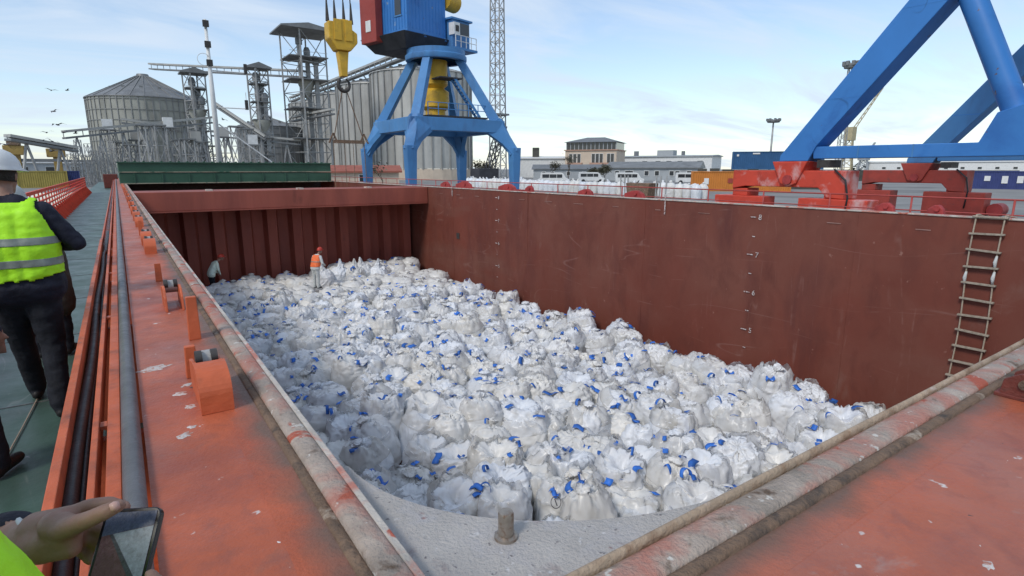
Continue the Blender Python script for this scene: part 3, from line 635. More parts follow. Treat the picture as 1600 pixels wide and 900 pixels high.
def place_bag(i, s):
    X, Y, z = s; vi, lab = special.get(i, (rb.randrange(14), None)); me, li, G, kd = VAR[vi]
    e = empty('bulk_bag', (X, Y, z), lab or 'white bag with %s top, %s from left in %s row from the near end' % (TOP[kd], ORD[PLACE[s][1]], ORD[PLACE[s][0]]), 'bag', GRP)
    e.rotation_euler = (rb.gauss(0, .18), rb.gauss(0, .18), rb.uniform(0, 6.28))
    e.scale = (rb.uniform(.84, 1.05), rb.uniform(.84, 1.05), rb.uniform(.88, 1.12))
    if lab and 'crater' in lab: e.rotation_euler = (.05, 0, 1); e.scale = (1.05, 1.05, 1.05)
    if kd == 'peak': e.rotation_euler.x *= .4; e.rotation_euler.y *= .4; e.scale = (1.0, 1.0, 1.05)
    mobj('sack', me, e)
    if rb.random() < .9 and kd != 'peak': mobj('liner', li, e)
    nl = rb.choice((1, 2, 2, 3)) if Y < 24 else rb.choice((1, 1, 2))
    for k in range(nl):
        ii = rb.choice((29, 32, 34, 36, 38)); jj = max((rb.randrange(72) for _ in range(3)), key=lambda q: G[ii][q].z); p = G[ii][jj]
        nn = (G[min(50, ii + 2)][jj] - p).cross(G[ii][(jj + 2) % 72] - p); nn = (-nn if nn.z < 0 else nn)
        q = (nn.normalized() * .5 + V((0, 0, .6))).to_track_quat('Z', 'Y')
        o = mobj('lifting_loop', loops[rb.choice((0, 0, 0, 0, 0, 2, 2, 2, 1, 3))], e); o.location = p + nn.normalized() * .035
        o.rotation_euler = (q @ Matrix.Rotation(rb.uniform(0, 6.28), 3, 'Z').to_quaternion()).to_euler(); f = rb.uniform(.75, 1.3); o.scale = (f, f, f)
    if lab and 'ring emblem,' in lab:     # printed ring with a bar
        G = VAR[vi][2]; M = Matrix.Translation((X, Y, z)) @ e.rotation_euler.to_matrix().to_4x4() @ Matrix.Diagonal((*e.scale, 1)); Mi = M.inverted(); c = V((X, Y, z + .74)); d = V((-X, -Y, EYE - z - .75)).normalized(); a = d.cross(V((0, 0, 1))).normalized(); u = a.cross(d)
        c = c + d * .60; rg = MB(); pts = [(.075 * math.cos(t), .085 * math.sin(t)) for t in np.linspace(0, 2 * math.pi, 25)]
        rg.tube([Mi @ (c + a * x_ + u * y_) for x_, y_ in pts], .006, 6, False); rg.tube([Mi @ (c + a * x_ + u * y_) for x_, y_ in ((-.02, -.05), (.02, .05))], .009, 6)
        mobj('printed_emblem', rg.mesh('printed_emblem', 'ink'), e)
    return e
for i, s in enumerate(strict): place_bag(i, s)
# the rest of the pile, far back or under the coamings, as one mass
sv = []; sf = []; sm = []
for (X, Y, z) in rest:
    G = rb.choice(SMALL); n0 = len(sv); a = rb.uniform(0, 6.28); ca, sa = math.cos(a), math.sin(a); f = rb.uniform(1, 1.12)
    for rw in G:
        for p in rw: sv.append((X + f * (p.x * ca - p.y * sa), Y + f * (p.x * sa + p.y * ca), z + p.z))
    for i in range(14):
        for j in range(20): k = (j + 1) % 20; sf.append((n0 + i * 20 + j, n0 + i * 20 + k, n0 + (i + 1) * 20 + k, n0 + (i + 1) * 20 + j)); sm.append(0)
    sf.append(tuple(n0 + 14 * 20 + j for j in range(20))); sm.append(0)
    for q in range(rb.choice((0, 1, 1, 2))):
        t = rb.uniform(0, 6.28); c = V((X + .22 * math.cos(t), Y + .22 * math.sin(t), z + .92)); u = V((math.cos(t * 3) * .09, math.sin(t * 3) * .09, .0)); v_ = V((-u.y * .5, u.x * .5, .03)); n1 = len(sv)
        sv += [tuple(c - u - v_), tuple(c + u - v_), tuple(c + u + v_), tuple(c - u + v_)] + [tuple(c + V((0, 0, -.03)) + d) for d in (-u - v_, u - v_, u + v_, -u + v_)]
        for fc in ((0, 1, 2, 3), (0, 4, 5, 1), (1, 5, 6, 2), (2, 6, 7, 3), (3, 7, 4, 0)): sf.append(tuple(n1 + z_ for z_ in fc)); sm.append(1)
me = bpy.data.meshes.new('far_bulk_bags'); me.from_pydata(sv, [], sf); me.materials.append(MATS['sack_white']); me.materials.append(MATS['strap_blue']); me.polygons.foreach_set('material_index', sm); me.polygons.foreach_set('use_smooth', [True] * len(sf)); me.update()
tag(mobj('bulk_bag_mass', me), 'mass of white bulk bags at the far end and edges of the hold', 'bags', None, 'stuff')

# ================================================================ PEOPLE
def cap_mesh(b, p, q, r0, r1, n=12):
    p, q = V(p), V(q)
    for c, r in ((p, r0), (q, r1)):
        b.lathe([(r * math.sin(t), -r * math.cos(t)) for t in np.linspace(.001, math.pi - .001, 9)], n, c)
    if (q - p).length > 1e-4: b.tube([p, q], [r0, r1], n)
def seg_dist(P, p, q, r0, r1):
    p = np.array(p); q = np.array(q); d = q - p; L2 = max(1e-9, d @ d); t = np.clip(((P - p) @ d) / L2, 0, 1)
    return np.linalg.norm(P - (p + t[:, None] * d), axis=1) - (r0 + (r1 - r0) * t)
def person(root, segs, mats, voxel, vest=None, smooth=5, wrinkle=.006):
    """segs: (kind, p, q, r0, r1) in world space; one remeshed skin, coloured by the nearest limb"""
    M = root.matrix_basis.inverted(); b = MB()
    segs = [(k, M @ V(p), M @ V(q), r0, r1) for k, p, q, r0, r1 in segs]
    for k, p, q, r0, r1 in segs: cap_mesh(b, p, q, r0, r1)
    o = mobj('body', b.mesh('body'), root)
    md = o.modifiers.new('r', 'REMESH'); md.mode = 'VOXEL'; md.voxel_size = voxel
    ms = o.modifiers.new('s', 'SMOOTH'); ms.factor = .5; ms.iterations = smooth
    me = bpy.data.meshes.new_from_object(o.evaluated_get(bpy.context.evaluated_depsgraph_get())); o.modifiers.clear(); o.data = me
    nv = len(me.vertices); P = np.empty(nv * 3); me.vertices.foreach_get('co', P); P = P.reshape(-1, 3)
    nr = np.empty(nv * 3); me.vertices.foreach_get('normal', nr); nr = nr.reshape(-1, 3)
    D = np.stack([seg_dist(P, s[1], s[2], s[3], s[4]) for s in segs], 1); near = D.argmin(1)
    kinds = sorted({s[0] for s in segs}); kv = np.array([kinds.index(s[0]) for s in segs])[near]
    soft = np.array([0. if k in ('skin', 'head', 'shoe', 'hand') else 1. for k in kinds])[kv]
    if wrinkle:
        dsp = np.array([noise.noise(V((p[0] * 9, p[1] * 9, p[2] * 16))) + .6 * noise.noise(V((p[0] * 21, p[1] * 21, p[2] * 30))) for p in P]) * wrinkle * soft
        P = P + nr * dsp[:, None]; me.vertices.foreach_set('co', P.ravel()); me.update()
    me.materials.clear()
    for k in kinds: me.materials.append(MATS[mats[k]])
    pk = [int(kv[p.vertices[0]]) for p in me.polygons]
    me.polygons.foreach_set('material_index', pk); me.polygons.foreach_set('use_smooth', [True] * len(pk))
    if vest:
        z0, z1, bands, m = vest; ti = [kinds.index(k) for k in kinds if k == 'torso'][0]
        z0 -= root.location.z; z1 -= root.location.z; bands = [(a - root.location.z, c - root.location.z) for a, c in bands]
        keep = [p for p in me.polygons if all(kv[v] == ti for v in p.vertices) and z0 - .03 < p.center.z < z1]
        ids = sorted({v for p in keep for v in p.vertices}); mp_ = {v: i for i, v in enumerate(ids)}
        bm = bmesh.new(); vv = [bm.verts.new(V(P[i]) + V(nr[i]) * (.016 + .006 * noise.noise(V(P[i]) * 7))) for i in ids]
        for p in keep: bm.faces.new([vv[mp_[v]] for v in p.vertices])
        for zc in [z0] + [q for bd in bands for q in bd]:
            bmesh.ops.bisect_plane(bm, geom=bm.verts[:] + bm.edges[:] + bm.faces[:], plane_co=(0, 0, zc), plane_no=(0, 0, 1))
        bmesh.ops.delete(bm, geom=[f for f in bm.faces if f.calc_center_median().z < z0], context='FACES')
        bb = bm.copy(); bb.normal_update()
        bmesh.ops.delete(bb, geom=[f for f in bb.faces if not any(a < f.calc_center_median().z < c for a, c in bands)], context='FACES')
        for v in bb.verts: v.co += v.normal * .004
        def put(bmx, nm, mt, par):
            mx_ = bpy.data.meshes.new(nm); bmx.to_mesh(mx_); bmx.free(); mx_.materials.append(MATS[mt]); mx_.polygons.foreach_set('use_smooth', [True] * len(mx_.polygons))
            ob = mobj(nm, mx_, par); s_ = ob.modifiers.new('s', 'SOLIDIFY'); s_.thickness = .003; return ob
        vo = put(bm, 'vest', m, root); put(bb, 'reflective_band', 'reflective', vo)
    return o
def head_segs(c, f, up=V((0, 0, 1)), s=1.):
    c, f = V(c), V(f).normalized(); r = f.cross(up).normalized()
    S = [('head', c + up * .015 * s - f * .015 * s, c + up * .02 * s + f * .02 * s, .092 * s, .085 * s), ('head', c + f * .03 * s - up * .03 * s, c + f * .05 * s - up * .085 * s, .07 * s, .045 * s),
         ('head', c + f * .098 * s + up * .0 * s, c + f * .118 * s - up * .03 * s, .011 * s, .014 * s), ('head', c + f * .092 * s - up * .062 * s + r * .015, c + f * .092 * s - up * .062 * s - r * .015, .011, .011)]
    for e in (-1, 1): S.append(('head', c + r * .086 * s * e + up * .012 * s, c + r * .09 * s * e - up * .025 * s, .016 * s, .013 * s))
    return S
def eyes(root, c, f, up=V((0, 0, 1))):
    c, f = V(c), V(f).normalized(); r = f.cross(up).normalized()
    for e in (-1, 1): MB().lathe([(.012 * math.sin(t), -.012 * math.cos(t)) for t in np.linspace(.01, 3.13, 7)], 10, c + f * .088 + r * .033 * e + up * .005).build('eye', 'eye_white', root, smooth=True)
def hair_cap(root, c, f, m='hair'):
    c, f = V(c), V(f).normalized(); r = f.cross(V((0, 0, 1))).normalized(); b = MB(); vs = []; n = 20; k = 9
    for i in range(k):
        th = R(5) + R(112) * i / (k - 1)
        for j in range(n):
            a = 2 * math.pi * j / n; d = f * math.cos(a) * .105 * math.sin(th) + r * math.sin(a) * .097 * math.sin(th) + V((0, 0, .115 * math.cos(th)))
            if math.cos(a) > .35 and th > R(70): d = d * .86
            vs.append(c + V((0, 0, .012)) - f * .012 + d)
    b.add(vs, [(i * n + j, i * n + (j + 1) % n, (i + 1) * n + (j + 1) % n, (i + 1) * n + j) for i in range(k - 1) for j in range(n)]); b.build('hair', m, root, smooth=True)
def helmet(root, c, f, m, tilt=0.):
    c, f = V(c), V(f).normalized(); up = (V((0, 0, 1)) + f * tilt).normalized(); r = f.cross(up).normalized(); f = up.cross(r)
    b = MB(); vs = []; n = 32; prof = [(R(3), 1), (R(18), 1), (R(35), 1), (R(52), 1), (R(68), 1), (R(82), 1.0), (R(89), 1.01), (R(92), 1.13), (R(94), 1.13), (R(92), .97)]
    for i, (th, k) in enumerate(prof):
        for j in range(n):
            a = 2 * math.pi * j / n; vis = 1 + (.30 * max(0, math.cos(a)) ** 2 if k > 1.1 else 0); rid = .006 * math.exp(-(math.sin(a) * 5) ** 2) * math.sin(th)
            vs.append(c + up * .03 + (f * math.cos(a) * (.137 + rid) + r * math.sin(a) * .112) * math.sin(th) * k * vis + up * ((.128 + rid) * math.cos(th) + (-.012 if k > 1.1 else 0)))
    b.add(vs, [(i * n + j, i * n + (j + 1) % n, (i + 1) * n + (j + 1) % n, (i + 1) * n + j) for i in range(len(prof) - 1) for j in range(n)] + [tuple(range(n))[::-1]])
    h = b.build('helmet', m, root, smooth=True); return h
def body_segs(o, yaw, H=1.75, lean=(0, 0), arms=None, legs=None, coat=False, fat=1., kind='jacket'):
    """o: point on the ground between the feet; local frame x right, y forward; returns segments, head centre and facing"""
    s = H / 1.75; cyw, syw = math.cos(yaw), math.sin(yaw)
    def W(x, y, z): return V((o[0] + (x * cyw + y * syw) * s, o[1] + (-x * syw + y * cyw) * s, o[2] + z * s))
    S = []; lx, ly = lean
    def T(x, y, z):           # torso point: lean grows with height above the hip
        u = max(0, z - .95) / .5; return W(x + lx * u, y + ly * u, z - .12 * (abs(ly) + abs(lx)) * u)
    legs = legs or (((-.10, .0), (-.10, .02)), ((.10, .0), (.10, .02)))
    for e, (ft, kn) in zip((-1, 1), legs):
        hip = W(.085 * e, 0, .90); knee = W(kn[0], kn[1], .48); ank = W(ft[0], ft[1], .10); toe = W(ft[0] + .03 * e, ft[1] + .16, .045)
        S += [('trousers', hip, knee, .098 * s * fat, .074 * s), ('trousers', knee, ank, .074 * s, .062 * s), ('shoe', ank - V((0, 0, .045 * s)), toe, .046 * s, .036 * s), ('shoe', ank - V((0, 0, .05 * s)), W(ft[0], ft[1] - .04, .04), .04, .035)]
    for x in (-.075, 0, .075):
        S += [('torso', T(x, 0, .96), T(x * 1.1, .0, 1.15), .118 * s * fat, .118 * s * fat), ('torso', T(x * 1.1, .0, 1.15), T(x * 1.35, .0, 1.34), .118 * s * fat, .118 * s), ]
    if coat: S += [('coat', W(x, 0, .98), W(x * 1.15, .0, .52), .12 * s, .125 * s) for x in (-.09, .0, .09)]
    S += [('torso', T(-.115, -.01, 1.40), T(.115, -.01, 1.40), .078 * s, .078 * s), ('skin', T(0, .0, 1.44), T(0, .03 + .3 * ly, 1.56), .058 * s, .054 * s)]
    S += [('jacket', T(-.07, -.01, 1.46), T(.07, -.01, 1.46), .055 * s, .055 * s)]
    S += [('jacket', W(-.09, 0, .90), W(.09, 0, .90), .122 * s * fat, .122 * s * fat)]
    arms = arms or (((-.27, -.02, 1.14), (-.27, .08, .90)), ((.27, -.02, 1.14), (.27, .08, .90)))
    for e, (el, wr) in zip((-1, 1), arms):
        sh = T(.185 * e, -.01, 1.395); E_ = T(*el); Wr = T(*wr); d = (Wr - E_).normalized(); sd = V((d.y, -d.x, 0)); sd = sd.normalized() if sd.length > .1 else V((1, 0, 0))
        S += [(kind, sh, E_, .070 * s, .056 * s), (kind, E_, Wr, .056 * s, .042 * s), ('skin', Wr, Wr + d * .07, .030 * s, .032 * s)]
        for k in range(4):
            b0 = Wr + d * .085 + sd * (.018 * (k - 1.5)); b1 = b0 + d * (.045 - .006 * abs(k - 1.3)) + V((0, 0, -.012)); S += [('skin', b0, b1, .0095, .009), ('skin', b1, b1 + d * .02 + V((0, 0, -.022)), .009, .008)]
        S += [('skin', Wr + d * .03 + sd * .028 * e, Wr + d * .075 + sd * .05 * e, .012, .010)]
    hc = T(0, .05 + .35 * ly, 1.635); fd = V((syw, cyw, 0)); return S, hc, fd, T
DK = {'trousers': 'trouser_dark', 'shoe': 'shoe', 'torso': 'navy', 'jacket': 'navy', 'skin': 'skin', 'head': 'skin', 'coat': 'coat_brown'}

# visitor in a lime vest and white helmet, back turned
o = V((-.625, 5.1, DECK)); e = empty('person', o, 'person in lime vest, white helmet and dark suit walking away along the deck', 'person')
S, hc_, fd, T = body_segs(o, .03, 1.80, (-.02, .03), arms=(((-.33, .02, 1.17), (-.12, .26, 1.16)), ((.335, .0, 1.17), (.14, .26, 1.14))), legs=(((-.07, .30), (-.08, .16)), ((.12, -.20), (.11, -.03))), fat=1.28)
hc_ = hc_ + V((.0, 0, .0)); fd = V((.42, .9, -.12)); S += head_segs(hc_, fd)
person(e, S, DK, .011, (DECK + .96, DECK + 1.53, ((DECK + 1.07, DECK + 1.12), (DECK + 1.215, DECK + 1.265)), 'vest_lime'))
hair_cap(e, hc_, fd); eyes(e, hc_, fd); helmet(e, hc_ + V((0, 0, .025)), fd, 'helmet_white', .05)
# stooping visitor in a long brown coat, mostly hidden in front
o = V((-.66, 6.6, DECK)); e = empty('person', o, 'stooping person in lime vest and long brown coat, half hidden ahead on the deck', 'person')
S, hc_, fd, T = body_segs(o, .1, 1.66, (-.13, .26), arms=(((-.3, .1, 1.15), (-.1, .3, 1.1)), ((.30, .0, 1.16), (.2, .25, 1.1))), coat=True)
hc_ = hc_ + V((-.06, .03, -.08)); S += head_segs(hc_, fd)
person(e, S, {**DK, 'torso': 'coat_brown', 'jacket': 'coat_brown'}, .013, (DECK + .93, DECK + 1.44, ((DECK + 1.05, DECK + 1.10),), 'vest_lime'))
hair_cap(e, hc_, fd); eyes(e, hc_, fd); helmet(e, hc_ + V((0, 0, .02)), fd, 'helmet_grey')
# visitor at the left edge of the frame
o = V((-.92, 4.1, DECK)); e = empty('person', o, 'dark clothed person with grey helmet cut off by the left frame edge', 'person')
S, hc_, fd, T = body_segs(o, .25, 1.66, (.0, .12), arms=(((-.28, .0, 1.14), (-.2, .24, 1.1)), ((.26, -.04, 1.12), (.25, .1, .90))), legs=(((-.1, .0), (-.1, .05)), ((.19, .02), (.14, .06))))
S += head_segs(hc_, fd); person(e, S, DK, .013); hair_cap(e, hc_, fd); eyes(e, hc_, fd); helmet(e, hc_ + V((0, 0, .02)), fd, 'helmet_grey', .15)

# photographer's neighbour: lime vest, both hands on a phone
o = V((-.50, .42, DECK)); e = empty('person', o, 'person in lime vest holding up a phone with the left hand at the frame corner', 'person')
t0 = .00078
def h(px, py, k=1.): return rt(px, py, t0 * k)
pTL, pTR, pB = rt(166, 796, .00079), rt(254, 791, .00079), rt(128, 925, .00074)
S = []
pel = V((-.47, .50, .12)); ch = V((-.395, .63, .46)); 
for e_, fx in ((-1, -.56), (1, -.40)):
    hip = pel + V((.085 * e_, 0, -.02)); knee = V((fx, .47, -.33)); ank = V((fx, .42, -.71))
    S += [('trousers', hip, knee, .10, .075), ('trousers', knee, ank, .075, .062), ('shoe', ank - V((0, 0, .045)), ank + V((.02 * e_, .16, -.06)), .046, .036), ('shoe', ank - V((0, 0, .05)), ank + V((0, -.04, -.06)), .04, .035)]
for x in (-.085, 0, .085):
    S += [('torso', pel + V((x, 0, .06)), ch + V((x * 1.1, 0, -.1)), .122, .125), ('torso', ch + V((x * 1.1, 0, -.1)), ch + V((x * 1.25, .02, .05)), .125, .115)]
S += [('jacket', pel + V((-.09, 0, 0)), pel + V((.09, 0, 0)), .125, .125), ('torso', ch + V((-.12, .02, .11)), ch + V((.12, .02, .11)), .08, .08), ('torso', ch + V((.08, .04, .0)), ch + V((.105, .055, -.12)), .115, .12)]
S += [('skin', ch + V((0, .03, .15)), ch + V((0, .07, .27)), .058, .054)]
hc_ = ch + V((-.04, .10, .345)); fd = V((.45, .8, -.4)); S += head_segs(hc_, fd)
# left arm and hand: thumb and index run along the phone's top left edge, the others curl behind it
shL = ch + V((-.19, .03, .12)); elL = V((-.47, .88, .33)); wrL = h(20, 842, 1.08)
S += [('jacket', shL, elL, .07, .056), ('jacket', elL, h(16, 845, 1.09), .054, .037)]
S += [('skin', h(14, 846, 1.08), h(62, 838, 1.04), .026, .025), ('skin', h(30, 850, 1.06), h(70, 850, 1.02), .021, .024), ('skin', h(60, 828, 1.04), h(104, 812, 1.02), .023, .017), ('skin', h(60, 850, 1.03), h(105, 836, 1.0), .024, .017), ('skin', h(62, 862, 1.02), h(110, 856, 1.0), .015, .013), ('skin', h(85, 822, 1.0), h(112, 822, .985), .018, .014)]
S += [('skin', h(104, 806, 1.03), h(140, 790, 1.035), .0105, .0092), ('skin', h(140, 790, 1.035), h(172, 786, 1.035), .0092, .0085), ('skin', h(172, 786, 1.035), h(196, 792, 1.03), .0083, .0072)]      # index, behind
S += [('skin', h(96, 828, .985), h(136, 813, .96), .0135, .0108), ('skin', h(136, 813, .96), h(166, 799, .955), .0105, .0095), ('skin', h(166, 799, .955), h(186, 790, .962), .0095, .0075)]      # thumb, in front
for (a, b_, c_, r_) in (((112, 822), (152, 822), (178, 836), .0095), ((112, 836), (146, 842), (168, 856), .0092), ((110, 852), (132, 862), (141, 874), .0085)):
    S += [('skin', h(*a, 1.02), h(*b_, 1.045), r_, r_ * .95), ('skin', h(*b_, 1.045), h(*c_, 1.03), r_ * .95, r_ * .85)]
# right arm under the frame, finger tips on the phone's lower right corner
shR = ch + V((.185, .03, .11)); elR = V((-.105, .59, .29)); wrR = V((-.005, .60, .33)); k0 = rt(250, 945, .00073)
S += [('sleeve', shR, elR + V((-.008, 0, 0)), .079, .066), ('sleeve', shR + V((.0, .0, .02)), elR + V((.018, .05, .06)), .066, .055), ('jacket', elR, wrR, .054, .036), ('skin', wrR, wrR + (k0 - wrR) * .55, .028, .03)]
for q, r_ in (((243, 905), .0085), ((252, 925), .009), ((254, 945), .009), ((250, 965), .0085)):
    tip = rt(q[0] - 8, q[1] - 6, .00072); md_ = (wrR + (k0 - wrR) * .6 + tip) / 2 + V((.018, 0, .006)); S += [('skin', wrR + (k0 - wrR) * .55, md_, .012, r_), ('skin', md_, tip, r_, r_ * .85)]
S += [('skin', wrR + (k0 - wrR) * .4, rt(215, 960, .00071), .013, .0095)]
person(e, S, {**DK, 'torso': 'navy', 'sleeve': 'vest_lime'}, .0036, (-.02, .66, ((.10, .15), (.24, .29)), 'vest_lime'), smooth=2, wrinkle=.004)
hair_cap(e, hc_, fd); eyes(e, hc_, fd)
na, nb = h(172, 794, .94), h(187, 788, .948)
MB().tube([na, (na + nb) / 2, nb], [.0045, .0058, .0042], 10).build('thumb_nail', 'nail', e, smooth=True)
MB().tube([h(29, 812, 1.05), h(36, 826, 1.03), h(40, 842, 1.02)], .0035, 6).build('shirt_cuff', 'work_white', e, smooth=True)
# the phone
ux = (pTR - pTL).normalized(); dn = (pB - pTL); dn = (dn - ux * dn.dot(ux)).normalized(); nn = ux.cross(dn).normalized(); nn = -nn if nn.dot(V((0, 0, EYE)) - pTL) < 0 else nn
WP = (pTR - pTL).length; LP = .15
ph = empty('phone', pTL + dn * LP, 'black phone with its screen lit, held in the left hand at bottom left', 'phone')
def rr(w0, h0, r0, x0=0, y0=0):
    out = []
    for cx_, cy_, a0 in ((w0 - r0, r0, -90), (w0 - r0, h0 - r0, 0), (r0, h0 - r0, 90), (r0, r0, 180)):
        for k in range(6): a = R(a0 + 18 * k); out.append((x0 + cx_ + r0 * math.cos(a), y0 + cy_ + r0 * math.sin(a)))
    return out
def slab(poly, z0, z1):
    b = MB(); n_ = len(poly); vs = [pTL + ux * x_ + dn * y_ + nn * z for z in (z0, z1) for x_, y_ in poly]
    return b.add(vs, [tuple(range(n_))[::-1], tuple(range(n_, 2 * n_))] + [(i, (i + 1) % n_, n_ + (i + 1) % n_, n_ + i) for i in range(n_)])
slab(rr(WP, LP, .010), -.0085, 0).build('case', 'phone_black', ph, bevel=.0012)
m_ = .0045; sw, sh_ = WP - 2 * m_, LP - 2 * m_; P2 = lambda x_, y_: (m_ + x_ * sw, m_ + y_ * sh_)
sc_ = slab([P2(0, 0), P2(1, 0), P2(1, 1), P2(0, 1)], .0002, .0006).build('screen', 'screen_red', ph)
slab([P2(0, 0), P2(1, 0), P2(1, .115), P2(0, .19)], .0008, .001).build('screen_image', 'screen_sky', sc_)
slab([P2(.22, .175), P2(1, .12), P2(1, .60)], .0008, .001).build('screen_image', 'screen_bags', sc_)
slab([P2(.16, .18), P2(.22, .175), P2(1, .60), P2(1, .68)], .0011, .0013).build('screen_image', 'screen_bar', sc_)

# two stevedores standing among the bags
o = V((6.80, 25.3, -4.32)); e = empty('person', o, 'stevedore in orange vest and red helmet standing among the bags', 'person', 'stevedores in the hold')
S, hc_, fd, T = body_segs(o, 1.0, 1.80, (.0, .18), arms=(((-.3, .1, 1.14), (-.18, .34, 1.05)), ((.3, .06, 1.12), (.2, .34, 1.0))), fat=1.15)
S += head_segs(hc_, fd); person(e, S, {**DK, 'trousers': 'work_white', 'torso': 'work_white', 'jacket': 'work_white'}, .016, (o.z + 1.0, o.z + 1.5, ((o.z + 1.2, o.z + 1.24),), 'vest_orange'))
eyes(e, hc_, fd); helmet(e, hc_ + V((0, 0, .02)), fd, 'helmet_red')
o = V((3.0, 28.2, -4.62)); e = empty('person', o, 'stevedore in pale green jacket and red helmet bending at the bulkhead', 'person', 'stevedores in the hold')
S, hc_, fd, T = body_segs(o, 1.3, 1.76, (.0, .26), arms=(((-.27, .12, 1.12), (-.16, .30, .92)), ((.27, .14, 1.1), (.15, .32, .90))), fat=1.2)
S += head_segs(hc_, fd); person(e, S, {**DK, 'torso': 'work_green', 'jacket': 'work_green'}, .016)
eyes(e, hc_, fd); helmet(e, hc_ + V((0, 0, .02)), fd, 'helmet_red')

# ================================================================ PORTAL CRANES
def bogie(root, X, Y, sgn, m, zp=.95):
    """rail bogie under a crane foot: rocker beam on two trucks; sgn points to the outer end"""
    def yb(a): return Y + a * sgn
    q = MB().prism([(yb(-1.85), .86), (yb(2.2), .86), (yb(2.2), .2), (yb(1.7), .30), (yb(-1.0), .30), (yb(-1.3), -.02), (yb(-1.85), -.05)], 0, X - .45, X + .45); bm_ = q.build('rocker_beam', m, root, bevel=.03)
    MB().prism([(yb(-.62), 1.16), (yb(.62), 1.16), (yb(.28), .42), (yb(.0), .32), (yb(-.28), .42)], 0, X - .56, X + .56).build('pivot_bracket', m, root, bevel=.03)
    MB().tube([(X - .62, Y, .55), (X + .62, Y, .55)], .16, 18).build('pivot_pin', 'dull_red', root, smooth='auto')
    for c, hw in ((1.9, 1.0), (-1.5, 1.1)):
        MB().prism([(yb(c - hw), -.05), (yb(c + hw), -.05), (yb(c + hw), -1.15), (yb(c + hw * .6), -1.35), (yb(c - hw * .6), -1.35), (yb(c - hw), -1.15)], 0, X - .5, X + .3).build('truck_frame', m, root, bevel=.03)
        MB().box(X - .40, X + .36, min(yb(c - .3), yb(c + .3)), max(yb(c - .3), yb(c + .3)), -.05, .22).build('truck_saddle', m, root, bevel=.02)
        for d in (-.72, .72):
            MB().tube([(X - .16, yb(c + d), -1.55), (X + .16, yb(c + d), -1.55)], .37, 20).build('wheel', 'dark_steel', root, smooth='auto')
    MB().tube([(X - .2, yb(-2.9), -.75), (X + .5, yb(-2.9), -.75)], .28, 14).build('drive_motor', 'dull_red', root, smooth='auto')
# --- near crane: two A-frames with tube struts on the quay rails
cr = empty('portal_crane', (24.5, 4.9, QZ), 'bright blue portal crane with triangular legs on red bogies, nearest on the quay', 'crane', 'portal cranes on the quay')
for X in (19.5, 29.6):
    mm = 'crane_blue' if X < 20 else 'crane_blue_worn'; br = 'bogie_red' if X < 20 else 'bogie_red_worn'
    for sg in (1, -1):
        f = lambda y: 4.9 + sg * (y - 4.9)
        MB().prism([(f(11.35), 1.17), (f(10.35), 1.17), (f(10.12), 1.64), (f(3.6 + .0), 9.35), (f(4.75), 9.55), (f(11.33), 1.36)], 0, X - .42, X + .42).build('diagonal_leg', mm, cr, bevel=.02)
        MB().tube([(X, f(6.95), 6.3), (X, f(5.1), 2.15)], .30, 20).build('tube_strut', mm, cr, smooth='auto')
        bogie(cr, X, f(10.9), sg, br)
    MB().prism([(10.2, 1.24), (10.25, 1.63), (5.8, 1.61), (5.5, 2.36), (4.9, 2.55), (4.3, 2.36), (4.0, 1.61), (-.45, 1.63), (-.4, 1.24)], 0, X - .36, X + .36).build('sill_beam', mm, cr, bevel=.02)
    MB().box(X - .37, X + .40, 9.65, 10.05, .95, 1.2).build('foot_guard', 'dark_steel', cr)
for X in (19.5, 29.6):
    for sg in (1, -1):
        f = lambda y: 4.9 + sg * (y - 4.9)
        for z in (3.1, 5.4):
            ya, yb_ = 11.33 - (z - 1.36) * .803, 10.12 - (z - 1.64) * .8456
            MB().bar((X - .421, f(ya - .03), z), (X - .421, f(yb_ + .03), z), .006, .03).build('weld_seam', 'crane_blue', cr)
    for y in (8.8, 7.3, 2.5, 1.0): MB().box(X - .368, X - .36, y, y + .04, 1.245, 1.62).build('weld_seam', 'crane_blue_worn', cr)
    MB().tube([(X - .5, 9.4, .9), (X - .55, 9.0, .55), (X - .5, 8.9, .0), (X - .52, 8.95, -.7)], .03, 6).build('cable', 'hose_black', cr, smooth=True)
for y in (3.0, 6.8): MB().bar((19.5, y, 9.6), (29.6, y, 9.6), .9, 1.2).build('cross_beam', 'crane_blue', cr, bevel=.03)
MB().lathe([(2.6, 10.2), (2.6, 10.9), (2.2, 11)], 32, (24.5, 4.9, 0)).build('slewing_ring', 'crane_blue', cr, smooth='auto')
MB().box(22, 27, 2.4, 7.4, 11, 15).build('machine_house', 'crane_blue', cr, bevel=.05)

